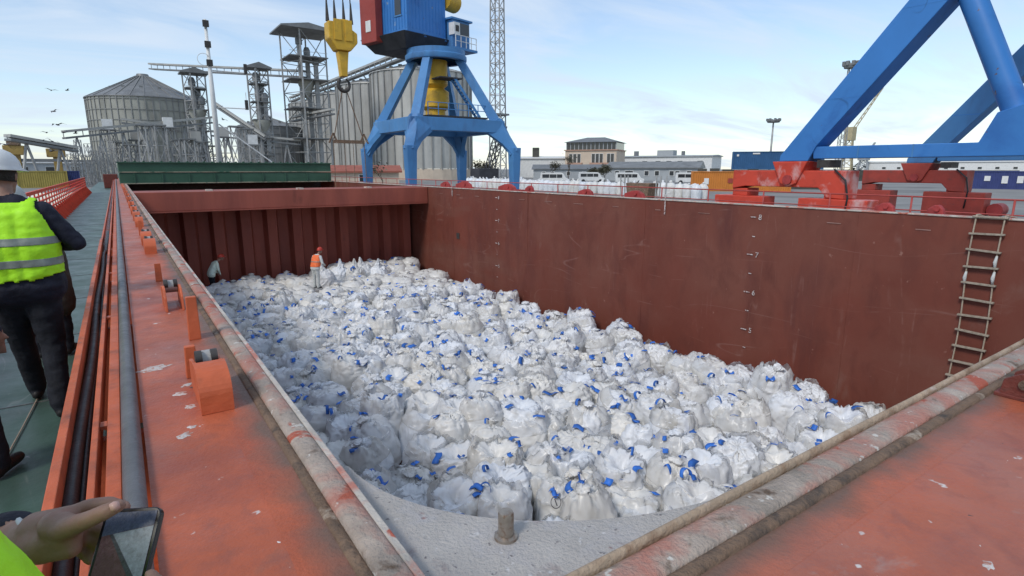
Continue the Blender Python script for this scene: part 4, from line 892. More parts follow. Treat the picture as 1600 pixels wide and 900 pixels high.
# --- middle crane
CX0, CY0 = 24.5, 47.5
ck = empty('portal_crane', (CX0, CY0, QZ), 'weathered blue portal crane with four bent legs in front of the silo row', 'crane', 'portal cranes on the quay')
mm = 'crane_blue_worn'
feet = [(19.5, 42.7), (19.5, 52.3), (29.6, 42.7), (29.6, 52.3)]
def inn(f, z): u = (z - 2.7) / 7.6; d = V((CX0 - f[0], CY0 - f[1])) ; k = 1 - 2.05 * math.sqrt(2) / d.length * .72; return (f[0] + d.x * u * k, f[1] + d.y * u * k)
for f in feet:
    a = inn(f, 10.35)
    leg = MB().bar((f[0], f[1], -.9), (f[0], f[1], 2.75), 0.66, 0.66, (0, 1, 0), .86, .86)
    leg.build('lower_leg', mm, ck, bevel=.03)
    MB().bar((f[0], f[1], 2.3), (a[0], a[1], 10.35), .84, .84, (0, 0, 1), .66, .66).build('upper_leg', mm, ck, bevel=.03)
    MB().box(f[0] - .5, f[0] + .5, f[1] - 1.7, f[1] + 1.7, -1.7, -.9).build('bogie', 'dull_red', ck, bevel=.05)
    for d in (-1.1, 1.1): MB().tube([(f[0] - .2, f[1] + d, -1.62), (f[0] + .2, f[1] + d, -1.62)], .36, 16).build('wheel', 'dark_steel', ck, smooth='auto')
for i, j in ((0, 1), (0, 2), (1, 3), (2, 3)):
    p, q = inn(feet[i], 4.5), inn(feet[j], 4.5); MB().bar((*p, 4.55), (*q, 4.55), .7, 1.05).build('portal_beam', mm, ck, bevel=.03)
    for s_, t_ in ((i, j), (j, i)):        # haunch between leg and beam
        A, B = V((*feet[s_], 0)), V((*feet[t_], 0)); d = (B - A).normalized(); n_ = V((-d.y, d.x, 0)) * .22; k = V((*inn(feet[s_], 4.5), 0)); k2 = A * .5 + k * .5
        vs = [c + o_ for o_ in (-n_, n_) for c in (A + d * .4 + V((0, 0, 2.2)), k2 + d * .75 + V((0, 0, 3.1)), k + d * 1.5 + V((0, 0, 3.95)), k + d * 1.7 + V((0, 0, 4.6)), k + d * .3 + V((0, 0, 5.3)), A + d * .2 + V((0, 0, 2.9)))]
        MB().add(vs, [(0, 1, 2, 3, 4, 5), (11, 10, 9, 8, 7, 6)] + [(a_, a_ + 6, (a_ + 1) % 6 + 6, (a_ + 1) % 6) for a_ in range(6)]).build('haunch', mm, ck)
MB().lathe([(2.2, 10.15), (2.65, 10.15), (2.7, 10.25), (2.7, 10.55), (2.55, 10.65), (2.55, 11.05), (0, 11.06)], 40, (CX0, CY0, 0)).build('slewing_ring', mm, ck, smooth='auto')
MB().box(CX0 - 2.6, CX0 + 3.2, CY0 - 3.4, CY0 + 2.6, 5.2, 5.34).build('platform', 'dark_under', ck)
MB().lathe([(.0, 5.3), (.9, 5.3), (.9, 6.0), (1.25, 6.3), (1.25, 7.6), (.8, 7.9), (1.15, 8.2), (1.15, 10.2)], 20, (CX0 - .2, CY0, 0)).build('slewing_column', 'crane_yellow', ck, smooth='auto')
for t in np.linspace(0, 5.8, 7): MB().tube([(CX0 - 2.6 + t, CY0 - 3.35, 5.3), (CX0 - 2.6 + t, CY0 - 3.35, 6.35)], .04, 6).build('guard_post', mm, ck)
for z in (5.85, 6.35): MB().tube([(CX0 - 2.6, CY0 - 3.35, z), (CX0 + 3.2, CY0 - 3.35, z)], .035, 6).build('guard_rail', mm, ck)
st0, st1 = V((CX0 + 2.7, CY0 - 2.6, 5.35)), V((CX0 + .4, CY0 - 2.2, 8.6))
for dy in (-.3, .3): MB().bar(st0 + V((0, dy, 0)), st1 + V((0, dy, 0)), .07, .22).build('stair_stringer', mm, ck)
for k in range(13): c = st0.lerp(st1, (k + .5) / 13); MB().box(c.x - .12, c.x + .12, c.y - .3, c.y + .3, c.z - .02, c.z + .02).build('stair_tread', mm, ck)
MB().box(CX0 - 1.0, CX0 + 1.2, CY0 - 2.6, CY0 - 1.0, 8.5, 8.6).build('landing', 'dark_under', ck)
# slewing upper part
u = V((.965, .258, 0)); v_ = V((-.258, .965, 0)); K = V((22.15, 46.9, 0))
def ub(a0, a1, b0, b1, z0, z1, shr=0):
    vs = []
    for z, s_ in ((z0, shr), (z1, 0)):
        for b_ in (b0 + s_, b1 - s_):
            for a_ in (a0 + s_, a1 - s_): vs.append(K + u * a_ + v_ * b_ + V((0, 0, z)))
    return MB().add(vs, [(0, 2, 3, 1), (4, 5, 7, 6), (0, 1, 5, 4), (2, 6, 7, 3), (0, 4, 6, 2), (1, 3, 7, 5)])
ub(-1.2, 5.6, -.2, 6.0, 11.05, 12.2, .9).build('turntable_frame', 'dark_under', ck, bevel=.03)
for a in (1.2, 3.6): MB().bar(K + u * a + V((0, 0, 12.2)) - v_ * .1, K + u * (a - .4) + v_ * 2.0 + V((0, 0, 11.35)), .25, .3).build('bracket_arm', mm, ck)
ho = ub(-.7, 3.7, 0, 4.6, 12.25, 17.5).build('machine_house', 'crane_blue', ck, bevel=.04)
for k in range(11): ub(-.5 + k * .38, -.46 + k * .38, -.035, -.004, 12.5, 17.3).build('wall_batten', 'crane_blue', ho)
for k in range(11): ub(-.735, -.704, .25 + k * .38, .29 + k * .38, 12.5, 17.3).build('wall_batten', 'crane_blue', ho)
ub(-.75, -.706, .7, 1.5, 13.6, 14.9).build('window_pane', 'glass_dark', ho); ub(-.77, -.707, .6, 1.6, 13.5, 13.6).build('window_sill', mm, ho)
ub(-.75, 3.75, -.06, 4.6, 12.05, 12.24).build('house_skirt', mm, ck)
ub(-1.5, -.76, 3.2, 5.4, 11.7, 17.0).build('counterweight', 'counter_red', ck, bevel=.05)
ub(-1.54, -1.505, 3.9, 4.6, 12.6, 13.5).build('notice_plate', 'white_paint', ck)
cb = ub(3.9, 6.1, -.6, 1.3, 11.5, 13.9).build('operator_cab', mm, ck, bevel=.05)
ub(4.9, 6.0, -.64, -.605, 12.7, 13.7).build('cab_window', 'glass_dark', cb); ub(6.105, 6.14, -.3, 1.1, 12.6, 13.7).build('cab_window', 'glass_dark', cb)
ub(3.7, 6.3, -.8, 1.5, 13.9, 14.05).build('cab_roof', mm, cb); ub(3.8, 4.5, -1.0, -.3, 12.6, 13.6).build('air_conditioner', 'white_paint', cb); ub(3.95, 4.35, -1.03, -1.005, 12.85, 13.35).build('fan_grille', 'dark_steel', cb)
ub(3.6, 6.4, -1.3, 1.5, 11.3, 11.5).build('cab_balcony', mm, ck)
for a in np.linspace(3.7, 6.3, 5): MB().tube([K + u * a - v_ * 1.25 + V((0, 0, 11.5)), K + u * a - v_ * 1.25 + V((0, 0, 12.5))], .035, 6).build('guard_post', 'white_paint', ck)
for z in (12.0, 12.5): MB().tube([K + u * 3.7 - v_ * 1.25 + V((0, 0, z)), K + u * 6.3 - v_ * 1.25 + V((0, 0, z))], .03, 6).build('guard_rail', 'white_paint', ck)
MB().tube([K + u * 3.8 + v_ * .3 + V((0, 0, 15.6)), K + u * 5.4 + v_ * .6 + V((0, 0, 15.6))], .8, 18).build('cable_drum', 'crane_yellow', ck, smooth='auto')
HX, HY = 13.45, 39.7
MB().bar(K + u * 2 + v_ * 1.5 + V((0, 0, 17.5)), (HX, HY, 33), 1.6, 1.8, (0, 0, 1), .7, .9).build('jib', 'crane_blue', ck)
HKS = .82
# hook block with its slings and lifting frame
hk = empty('hook_block', (HX, HY, 6.5), 'yellow hook block hanging on ropes in front of the blue crane', 'crane hook')
hb = MB().prism([(HX - .95, 10.35), (HX - .2, 10.35), (HX - .15, 10.55), (HX + .4, 10.55), (HX + .55, 10.0), (HX + .95, 9.75), (HX + .95, 9.15), (HX + .45, 8.6), (HX - .45, 8.6), (HX - .95, 9.3)], 1, HY - .5, HY + .5); hb.build('block_housing', 'crane_yellow', hk, bevel=.06)
for x in (-.62, .1): MB().box(HX + x, HX + x + .5, HY - .56, HY - .502, 9.2, 10.5).build('cheek_plate', 'crane_yellow', hk, bevel=.02)
MB().prism([(HX - .36, 8.59), (HX + .36, 8.59), (HX + .28, 7.9), (HX + .2, 7.0), (HX - .2, 7.0), (HX - .28, 7.9)], 1, HY - .3, HY + .3).build('swivel', 'crane_yellow', hk, bevel=.04)
MB().tube([(HX + .38 * math.sin(a), HY, 6.5 - .42 * math.cos(a)) for a in np.linspace(-2.4, 2.7, 18)], [.13] * 12 + [.11, .1, .09, .08, .06, .05], 10).build('hook', 'dark_steel', hk, smooth=True)
for x in (-.85, -.35, .25, .75): MB().tube([(HX + x, HY, 10.5), (HX + x * .6, HY, 33)], .04, 6).build('hoist_rope', 'dark_steel', hk); MB().tube([(HX + x, HY, 10.4), (HX + x, HY, 11.7)], [.13, .05], 8).build('rope_socket', 'dark_steel', hk)
sf_ = empty('lifting_frame', (HX, HY, 2.6), 'rusty yellow lifting frame slung below the crane hook', 'lifting frame')
MB().bar((HX - .95, HY, 2.75), (HX + 1.2, HY, 2.75), .22, .22).build('spreader_bar', 'rust_edge', sf_)
for x in (-.95, 1.2):
    MB().tube([(HX + x, HY, 2.8), (HX + (.1 if x > 0 else -.1), HY, 6.3)], .035, 6).build('sling', 'rust_edge', sf_); MB().tube([(HX + x, HY, 2.75), (HX + x * 1.05, HY, -1.2)], .025, 6).build('sling', 'rust_edge', sf_)
    MB().bar((HX + x - .3, HY, 2.65), (HX + x, HY, 3.3), .1).build('end_bracket', 'rust_edge', sf_); MB().bar((HX + x + .3, HY, 2.65), (HX + x, HY, 3.3), .1).build('end_bracket', 'rust_edge', sf_)
for x in (-.2, .4): MB().tube([(HX + x, HY, 2.7), (HX + x, HY, -1.2)], .022, 6).build('sling', 'rust_edge', sf_)

# ================================================================ SILOS AND ELEVATORS
def silo(cx, cy, r, h, n, label, m='galv', group=None, panels=True, hoops=0, roof=.42, rm='galv'):
    e = empty('grain_silo', (cx, cy, QZ), label, 'silo', group)
    w2 = math.pi / n
    if panels:       # flat wall sheets between stiffeners, one object each, sharing one mesh
        pm = MB().add([(r * math.cos(-w2), r * math.sin(-w2), 3), (r * math.cos(w2), r * math.sin(w2), 3), (r * math.cos(w2), r * math.sin(w2), h), (r * math.cos(-w2), r * math.sin(-w2), h), (r * 1.002, 0, 3), (r * 1.002, 0, h)], [(0, 4, 5, 3), (4, 1, 2, 5)]).mesh('wall_panel', m)
        rm_ = MB().box(r - .05, r + .28, -.16, .16, 2.6, h + .3).mesh('stiffener', 'galv_rib')
        for k in range(n):
            mobj('wall_panel', pm, e, rot=(0, 0, (k + .5) * 2 * w2)); mobj('stiffener', rm_, e, rot=(0, 0, k * 2 * w2))
        MB().lathe([(r + .25, 0), (r + .25, 2.9), (r - .2, 2.9)], n, (cx, cy, QZ)).build('plinth', 'cream_wall', e)
    else:
        w = MB().lathe([(r, 0), (r, h)], n * 2, (cx, cy, QZ)); w.build('wall', m, e)
        st = MB()
        for k in range(n):
            a = 2 * math.pi * k / n; c, s = math.cos(a), math.sin(a); st.bar((cx + (r + .08) * c, cy + (r + .08) * s, QZ), (cx + (r + .08) * c, cy + (r + .08) * s, QZ + h), .22, .22, (c, s, 0))
        st.build('stiffeners', 'galv_rib', e, kind='stuff')
        for k in range(hoops):
            z = QZ + h * (.97 - k * .125); MB().lathe([(r + .02, z - .07), (r + .2, z - .07), (r + .2, z + .07), (r + .02, z + .07)], n * 2, (cx, cy, 0)).build('hoop', 'galv_rib', e)
    MB().lathe([(r + .35, QZ + h - .05), (r + .3, QZ + h + .15), (r * .12, QZ + h + r * roof), (r * .1, QZ + h + r * roof + .8), (0, QZ + h + r * roof + .9)], n, (cx, cy, 0)).build('roof', rm, e)
    rb_ = MB()
    for k in range(n // 2):
        a = 4 * math.pi * k / n; c, s = math.cos(a), math.sin(a); rb_.bar((cx + (r + .2) * c, cy + (r + .2) * s, QZ + h + .22), (cx + r * .13 * c, cy + r * .13 * s, QZ + h + r * roof + .1), .14, .2)
    rb_.build('roof_ribs', 'galv_rib', e, kind='stuff')
    for k in range(5):
        a = -1.2 - k * .5; q = .62; MB().box(cx + r * q * math.cos(a) - .4, cx + r * q * math.cos(a) + .4, cy + r * q * math.sin(a) - .4, cy + r * q * math.sin(a) + .4, QZ + h + r * roof * .33, QZ + h + r * roof * .36 + .9).build('roof_vent', 'galv_dark', e)
    return e
SX, SR = 74., 14.
for k, lab in enumerate(('tall ribbed steel silo of the row, nearest, behind the blue crane', 'tall ribbed steel silo, second of the row behind the blue crane', 'tall ribbed steel silo, third of the row, left of the blue crane legs', 'tall ribbed steel silo, farthest of the row beside the elevator tower')):
    silo(SX, 153 + k * 30, SR, 28.2, 34, lab, group='row of ribbed silos', roof=.25)
gal = empty('conveyor_gallery', (SX - 6, 170, 20), 'long grey conveyor gallery running along the top of the silo row', 'conveyor')
zt = QZ + 28.2 + 2.6
MB().box(SX - 9.6, SX - 7.8, 138, 262, zt, zt + .5).build('gallery_deck', 'galv_dark', gal); MB().box(SX - 9.5, SX - 7.9, 138, 262, zt + 1.6, zt + 2.2).build('conveyor_cover', 'galv', gal)
for k in range(32): MB().box(SX - 9.55, SX - 9.35, 139 + k * 4, 139.25 + k * 4, zt + .5, zt + 1.6).build('gallery_post', 'galv_rib', gal)
for k in range(8): MB().bar((SX - 8.6, 141 + k * 17, zt), (SX - 6, 141 + k * 17, zt - 3), .3).build('gallery_strut', 'galv_rib', gal)
c = atd(233, 200, 214); silo(c.x, c.y, 15.2, 23.2, 54, 'wide olive grey silo with cone roof left of the white mast', 'silo_olive', None, False, 7, .47, 'galv_dark')
c = atd(420, 200, 245); silo(c.x, c.y, 11.5, 18.5, 26, 'dark grey silo half hidden behind the slim elevator tower', 'galv_dark', None, False, 5, .3, 'galv_dark')
c = atd(1, 1, 10)

def lattice(e, c, w0, w1, z0, z1, n, m, leg=.18, br=.09, rot=0):
    cs = [(math.cos(rot + R(45 + 90 * k)), math.sin(rot + R(45 + 90 * k))) for k in range(4)]
    P = lambda k, u: V((c[0] + cs[k % 4][0] * (w0 + (w1 - w0) * u) * .707, c[1] + cs[k % 4][1] * (w0 + (w1 - w0) * u) * .707, z0 + (z1 - z0) * u))
    for k in range(4): MB().bar(P(k, 0), P(k, 1), leg).build('leg', m, e)
    b = MB()
    for i in range(n):
        for k in range(4):
            b.bar(P(k, (i + 1) / n), P(k + 1, (i + 1) / n), br); b.bar(P(k, i / n), P(k + 1, (i + 1) / n), br) if i % 2 else b.bar(P(k + 1, i / n), P(k, (i + 1) / n), br)
    b.build('bracing', m, e)
def tower(px, D, w, ztop, floors, label, roof=True, pxtop=None):
    c = atd(px, 262, D); e = empty('elevator_tower', (c.x, c.y, QZ), label, 'tower', 'grain elevator towers')
    lattice(e, c, w, w, QZ, ztop, max(3, int((ztop - QZ) / (w * .8))), 'frame_grey', .3, .14, .4)
    for z in floors:
        MB().box(c.x - w * .62, c.x + w * .62, c.y - w * .62, c.y + w * .62, z, z + .22).build('floor_deck', 'galv_dark', e)
        for s_ in (-1, 1): MB().bar((c.x - w * .6, c.y + s_ * w * .6, z + 1.1), (c.x + w * .6, c.y + s_ * w * .6, z + 1.1), .08).build('guard_rail', 'frame_grey', e)
    for k, (dx, dy) in enumerate(((-.16, -.1), (.12, .05), (.3, -.25))):
        zt_ = ztop - (2.5 if roof else 1) - k * 2.2
        MB().box(c.x + dx * w - .45, c.x + dx * w + .45, c.y + dy * w - .4, c.y + dy * w + .4, QZ, zt_).build('bucket_leg', 'frame_grey', e)
        MB().lathe([(.0, 0), (.8, 0), (.8, 1.2), (.5, 1.9), (0, 2.0)], 12, (c.x + dx * w, c.y + dy * w, zt_ - .3)).build('leg_head', 'galv_dark', e, smooth='auto')
    if roof:
        MB().prism([(c.x - w * .85, ztop + .2), (c.x, ztop + 1.2), (c.x + w * .85, ztop + .2), (c.x + w * .85, ztop - .1), (c.x - w * .85, ztop - .1)], 1, c.y - w * .8, c.y + w * .8).build('roof', 'galv_dark', e)
    z = floors[len(floors) // 2]; MB().lathe([(.3, z - 4), (1.9, z - .8), (1.9, z)], 12, (c.x, c.y - .5, 0)).build('hopper', 'silo_olive', e, smooth='auto')
    return c
t1 = tower(487, 152, 7.2, 32.5, (8, 15, 21.5, 26.5), 'tall open elevator tower with a roof beside the silo row')
t2 = tower(415, 150, 3.2, 23.5, (4, 8, 12, 16, 20), 'slim elevator tower right of the white mast')
t3 = tower(318, 165, 3.6, 23.6, (5, 10, 15, 20), 'elevator tower with conveyors behind the white mast', True)
def conveyor(p, q, label, w=1.4, hgt=1.1, legs=0, m='frame_grey', zg=QZ):
    p, q = V(p), V(q); e = empty('conveyor', ((p + q) / 2).to_tuple(), label, 'conveyor', 'grain conveyors')
    MB().bar(p + V((0, 0, hgt)), q + V((0, 0, hgt)), w, .45).build('conveyor_cover', 'galv', e); MB().bar(p, q, w, .35).build('conveyor_deck', 'galv_dark', e)
    n = max(3, int((q - p).length / 3))
    for k in range(n + 1): c = p.lerp(q, k / n); MB().bar(c, c + V((0, 0, hgt)), .14).build('post', m, e)
    for k in range(legs):
        c = p.lerp(q, (k + .5) / legs); d = (q - p).normalized() * 1.6
        MB().bar((c.x - d.x, c.y - d.y, zg), c, .28).build('trestle_leg', m, e); MB().bar((c.x + d.x, c.y + d.y, zg), c, .28).build('trestle_leg', m, e)
conveyor(atd(237, 108, 205), t1 + V((0, 0, 22.5 - t1.z)), 'high conveyor bridge from the olive silo to the tall tower', 1.8, 1.4)
conveyor(atd(100, 216, 138), atd(330, 192, 150), 'low sloping conveyor on trestles in front of the olive silo', 1.6, 1.2, 7)
conveyor(atd(335, 165, 150), atd(415, 218, 145), 'short chute falling from the mast side to the slim tower', .9, .7)
conveyor(atd(330, 212, 150), atd(470, 226, 150), 'level conveyor between the slim tower and the silo row', 1.3, 1.0, 3)
conveyor(atd(12, 218, 120), atd(118, 236, 126), 'conveyor boom sloping down at the far left above the helmet', 1.5, .6, 2)
conveyor(atd(455, 190, 160), atd(520, 178, 140), 'small feeder conveyor meeting the silo row', 1.2, 1)
conveyor(atd(190, 192, 150), atd(280, 205, 150), 'feeder conveyor above the low trestle', 1.0, .8, 2)
# trestle clutter under the conveyors: each frame its own
rc = random.Random(5)
for k in range(16):
    px = 176 + k * 15 + rc.uniform(-5, 5); c = atd(px, 262, 140 + rc.uniform(-8, 10)); hgt = rc.uniform(5, 9.5)
    e = empty('steel_trestle', (c.x, c.y, QZ), '%s weathered steel trestle from the left in the yard before the olive silo' % ORD[k], 'trestle', 'steel trestles in the elevator yard')
    lattice(e, c, rc.uniform(1.6, 3.2), rc.uniform(1.2, 2.0), QZ, hgt, 3, 'frame_grey', .2, .12, rc.uniform(0, 1)); MB().box(c.x - 1.4, c.x + 1.4, c.y - 1.2, c.y + 1.2, hgt, hgt + .25).build('deck', 'galv_dark', e)
    if k % 3 == 0: MB().box(c.x - .9, c.x + .9, c.y - 1.0, c.y + .8, hgt + .25, hgt + 2.2).build('machine_box', rc.choice(('white_paint', 'galv', 'silo_olive')), e)
for k in range(10):
    px = 112 + k * 7.5; c = atd(px, 262, 128 + k); e = empty('steel_trestle', (c.x, c.y, QZ), '%s thin lattice post from the left beside the olive silo' % ORD[k], 'trestle', 'lattice posts at the far left')
    lattice(e, c, .9, .8, QZ, rc.uniform(3.2, 6.2), 4, 'frame_grey', .12, .07, k)
# yellow gantry machines at the far left
for px, D, zt_, lab in ((28, 150, 5.2, 'yellow machine column right behind the white helmet'), (92, 160, 5.0, 'yellow gantry column left of the red railing')):
    c = atd(px, 262, D); e = empty('gantry_machine', (c.x, c.y, QZ), lab, 'machine'); MB().box(c.x - .7, c.x + .7, c.y - .6, c.y + .6, QZ, zt_ - 1).build('column', 'dull_yellow', e, bevel=.05)
    MB().box(c.x - 1.7, c.x + 1.5, c.y - 1, c.y + 1, zt_ - 1.6, zt_ + .2).build('motor_box', 'dull_yellow', e, bevel=.1); MB().box(c.x - 1.0, c.x + 1.0, c.y - 1.2, c.y + .9, zt_ + .2, zt_ + 1.2).build('cover_box', 'rust_edge', e, bevel=.1); MB().box(c.x - 8, c.x + 7, c.y - .3, c.y + .3, 2.4, 2.9).build('cross_beam', 'galv_dark', e)
def container(c, L_, m, rz, label, h=2.6, wd=2.44, group='shipping containers on the quay'):
    e = empty('shipping_container', c, label, 'container', group, rz); M = e.matrix_basis
    def bb(*a): b = MB().box(*a); b.v = [tuple(M @ V(q)) for q in b.v]; return b
    n = int(L_ / .28)                          # corrugated long sides
    for s_ in (-1, 1):
        pts = []; b = MB()
        for k in range(n): x = -L_ / 2 + .1 + (L_ - .2) * k / n; d = (L_ - .2) / n; pts += [(x, 0), (x + d * .3, 0), (x + d * .5, .05), (x + d * .8, .05)]
        for (a, o1), (c2, o2) in zip(pts[:-1], pts[1:]): b.add([M @ V((a, s_ * (wd / 2 - o1), .12)), M @ V((c2, s_ * (wd / 2 - o2), .12)), M @ V((c2, s_ * (wd / 2 - o2), h - .1)), M @ V((a, s_ * (wd / 2 - o1), h - .1))], [(0, 1, 2, 3)])
        b.build('side_panel', m, e)
    bb(-L_ / 2, L_ / 2, -wd / 2 + .06, wd / 2 - .06, .1, h - .06).build('box_core', m, e)
    for s_ in (-1, 1):
        bb(-L_ / 2, L_ / 2, s_ * wd / 2 - .06, s_ * wd / 2 + .06, h - .12, h).build('top_rail', m, e); bb(-L_ / 2, L_ / 2, s_ * wd / 2 - .06, s_ * wd / 2 + .06, 0, .14).build('bottom_rail', m, e)
        for t_ in (-1, 1): bb(t_ * L_ / 2 - .08, t_ * L_ / 2 + .08, s_ * wd / 2 - .08, s_ * wd / 2 + .08, 0, h + .01).build('corner_post', m, e)
    return e, bb
vang = lambda p: -math.atan2(p.x, p.y)       # turn that lays a box across the line of sight
c = atd(64, 262, 118); container((c.x, c.y, QZ), 6.1, 'cont_yellow', vang(c), 'yellow container behind the white helmet at far left')
c = atd(98, 262, 120); container((c.x, c.y, QZ), 4.0, 'cont_navy', vang(c), 'dark container beside the yellow one at far left')
c = atd(1150, 262, 82); e, bb = container((c.x + 1, c.y, QZ), 12.2, 'cont_orange', vang(c) + .12, 'orange container beside the red crane bogie')
bb(-4.6, -4.0, -1.30, -1.23, .9, 1.7).build('logo_plate', 'white_paint', e); bb(-1.6, -1.0, -1.30, -1.23, 1.1, 1.7).build('logo_plate', 'counter_red', e); bb(-.7, 2.6, -1.29, -1.23, 1.2, 1.5).build('lettering_strip', 'rust_edge', e)
for x in np.arange(-5.4, 2.4, 1.6): bb(x, x + 1.1, -1.0, .8, 2.62, 2.9 + .1 * math.sin(x * 3)).build('roof_load', 'cont_dark', e)
c = atd(1212, 262, 95); e, bb = container((c.x, c.y, QZ + 2.85), 12.2, 'cont_blue', vang(c) + .1, 'blue container stacked above the orange one left of the near crane')
bb(-5.6, -5.3, -1.30, -1.23, 1.9, 2.2).build('logo_plate', 'white_paint', e); bb(-3.4, -2.4, -1.30, -1.23, 2.2, 2.4).build('logo_plate', 'white_paint', e)
container((c.x, c.y, QZ), 12.2, 'cont_dark', vang(c) + .1, 'dark container carrying the blue one', 2.8)
c = atd(1600, 262, 112); e, bb = container((c.x, c.y, QZ), 12.2, 'cont_navy', vang(c), 'navy container with white marks at the right edge of the frame')
for x in (-4.2, -2.2, -.5): bb(x, x + .7, -1.30, -1.23, 1.0 + .2 * math.sin(x), 1.9).build('logo_plate', 'white_paint', e)
rc = random.Random(9)
for k in range(9):
    c = atd(1352 + k * 23, 262, 165 + rc.uniform(0, 12)); container((c.x, c.y, QZ), 12.2 if k % 3 else 6, rc.choice(('cont_dark', 'cont_dark', 'cont_navy', 'dull_red')), vang(c) + rc.uniform(-.1, .1), '%s dull container from the left in the far row' % ORD[k], 2.6)

# ================================================================ BUILDINGS
def house(px, D, wd, dp, h, m, label, roofh=1.5, rm='grey_roof', turn=0., wins=None, hip=True, cat='building', over=.5):
    c = atd(px, 262, D); e = empty('building', (c.x, c.y, QZ), label, cat, None, vang(c) + turn); M = e.matrix_basis
    def bb(*a): b = MB().box(*a); b.v = [tuple(M @ V(q)) for q in b.v]; return b
    bb(-wd / 2, wd / 2, 0, dp, 0, h).build('wall', m, e)
    if roofh:
        o_ = over; i = min(dp, wd) * .45 if hip else 0
        vs = [(-wd / 2 - o_, -o_, h), (wd / 2 + o_, -o_, h), (wd / 2 + o_, dp + o_, h), (-wd / 2 - o_, dp + o_, h), (-wd / 2 - o_ + i, dp / 2, h + roofh), (wd / 2 + o_ - i, dp / 2, h + roofh)]
        vs = [M @ V(q) for q in vs + [(a, b_, z - .25) for a, b_, z in vs[:4]]]
        MB().add(vs, [(0, 1, 5, 4), (1, 2, 5), (2, 3, 4, 5), (3, 0, 4), (0, 6, 7, 1), (1, 7, 8, 2), (2, 8, 9, 3), (3, 9, 6, 0), (6, 9, 8, 7)]).build('roof', rm, e)
    for (x, z, w_, h_) in (wins or []):
        f = bb(x - w_ / 2 - .12, x + w_ / 2 + .12, -.10, .05, z - .12, z + h_ + .12).build('window_frame', 'white_paint', e)
        bb(x - w_ / 2, x + w_ / 2, -.13, -.105, z, z + h_).build('pane', 'glass_dark', f)
    return e, bb
D = 190
e, bb = house(922, D, 17, 14, 9.0, 'cream_wall', 'cream office block with glazed top floor and grey hip roof', 0, wins=[(x, 4.9, 1.0, 2.8) for x in (-6.6, -5.2, -3.8, 1.0, 2.3, 3.6, 6.0, 7.2)] + [(x, 1.2, 1.2, 1.8) for x in (-6, -4, 1.5, 3, 6)], turn=-.25)
M = e.matrix_basis
bb(-8.2, 8.2, .3, 13.6, 9.0, 11.4).build('glazed_storey', 'glass_dark', e)
for k in range(13): bb(-8.25 + k * 1.36, -8.0 + k * 1.36, .18, .32, 9.0, 11.4).build('mullion', 'shed_grey', e)
bb(-8.9, 8.9, -.4, 14.2, 8.75, 9.05).build('balcony_slab', 'pink_trim', e)
for k in range(2): bb(-7.6 + k * 7.6, -2.6 + k * 9.6, -1.0, -.05, 4.0, 4.9).build('balcony', 'pink_trim', e)
vs = [(-9, -.6, 11.4), (9, -.6, 11.4), (9, 14.6, 11.4), (-9, 14.6, 11.4), (-3, 7, 13.2), (3, 7, 13.2)]
MB().add([M @ V(q) for q in vs], [(0, 1, 5, 4), (1, 2, 5), (2, 3, 4, 5), (3, 0, 4), (0, 3, 2, 1)]).build('roof', 'grey_roof', e)
e, bb = house(1032, 215, 36, 12, 7.4, 'white_paint', 'long white flat roofed building right of the cream office block', .4, 'shed_grey', -.35, [(x, 4.6, 1.8, 1.1) for x in (-6, -1, 3, 7, 14)], False)
bb(9.5, 11.5, -.2, .02, 1, 5).build('red_door', 'counter_red', e); bb(-12, -10.5, 4, 5, 7.4, 9.4).build('chimney', 'grey_roof', e); bb(-3, 3, 4, 8, 7.5, 9.6).build('roof_unit', 'shed_grey', e); bb(6, 7, 4, 5, 7.4, 9.2).build('chimney', 'grey_roof', e)
house(1017, 150, 23, 10, 3.3, 'shed_grey', 'low grey roofed shed in front of the white building', 1.5, 'galv_dark', -.2, [(x, 1.3, 1.0, 1.1) for x in (-8.6, -6, -5, -1, 1.6, 5.2, 6.6, 9.4)], False)
e, bb = house(842, 200, 20, 12, 6.6, 'white_paint', 'white warehouse between the blue crane and the cream block', .7, 'white_paint', -.1, None, False)
bb(-2.6, -.4, 3, 5, 6.6, 10.2).build('chimney', 'cont_dark', e)
house(905, 165, 26, 8, 3.0, 'shed_grey', 'grey low shed at the foot of the cream office block', 1.2, 'grey_roof', 0, [(x, 1.2, .9, .9) for x in (-10, -7.5, -3, 1.4, 3, 8)], False)
house(545, 92, 15, 6, 2.6, 'cream_wall', 'small cream hut with red roof left of the crane legs', .9, 'brick_red', 0, [(-4, 1, 1, 1), (2, 1, 1, 1)], False)
house(1540, 330, 90, 14, 6.2, 'white_paint', 'long white building on the horizon behind the second bogie', .5, 'white_paint', 0, [(x + (2 if int(x) % 3 else 0), 2.9, 1.4, .9) for x in np.arange(-40, 42, 6)], False)
house(1420, 340, 20, 10, 4.5, 'shed_grey', 'small grey building on the horizon under the blue beam', .5, 'shed_grey', 0, [(x, 2, 1.5, 1.2) for x in (-6, -2, 2, 6)], False)
house(60, 330, 120, 20, 5.5, 'shed_grey', 'long low grey sheds on the far left shore', 1.2, 'galv', 0, [(x, 2, 3, 1.8) for x in np.arange(-50, 52, 9)], False)

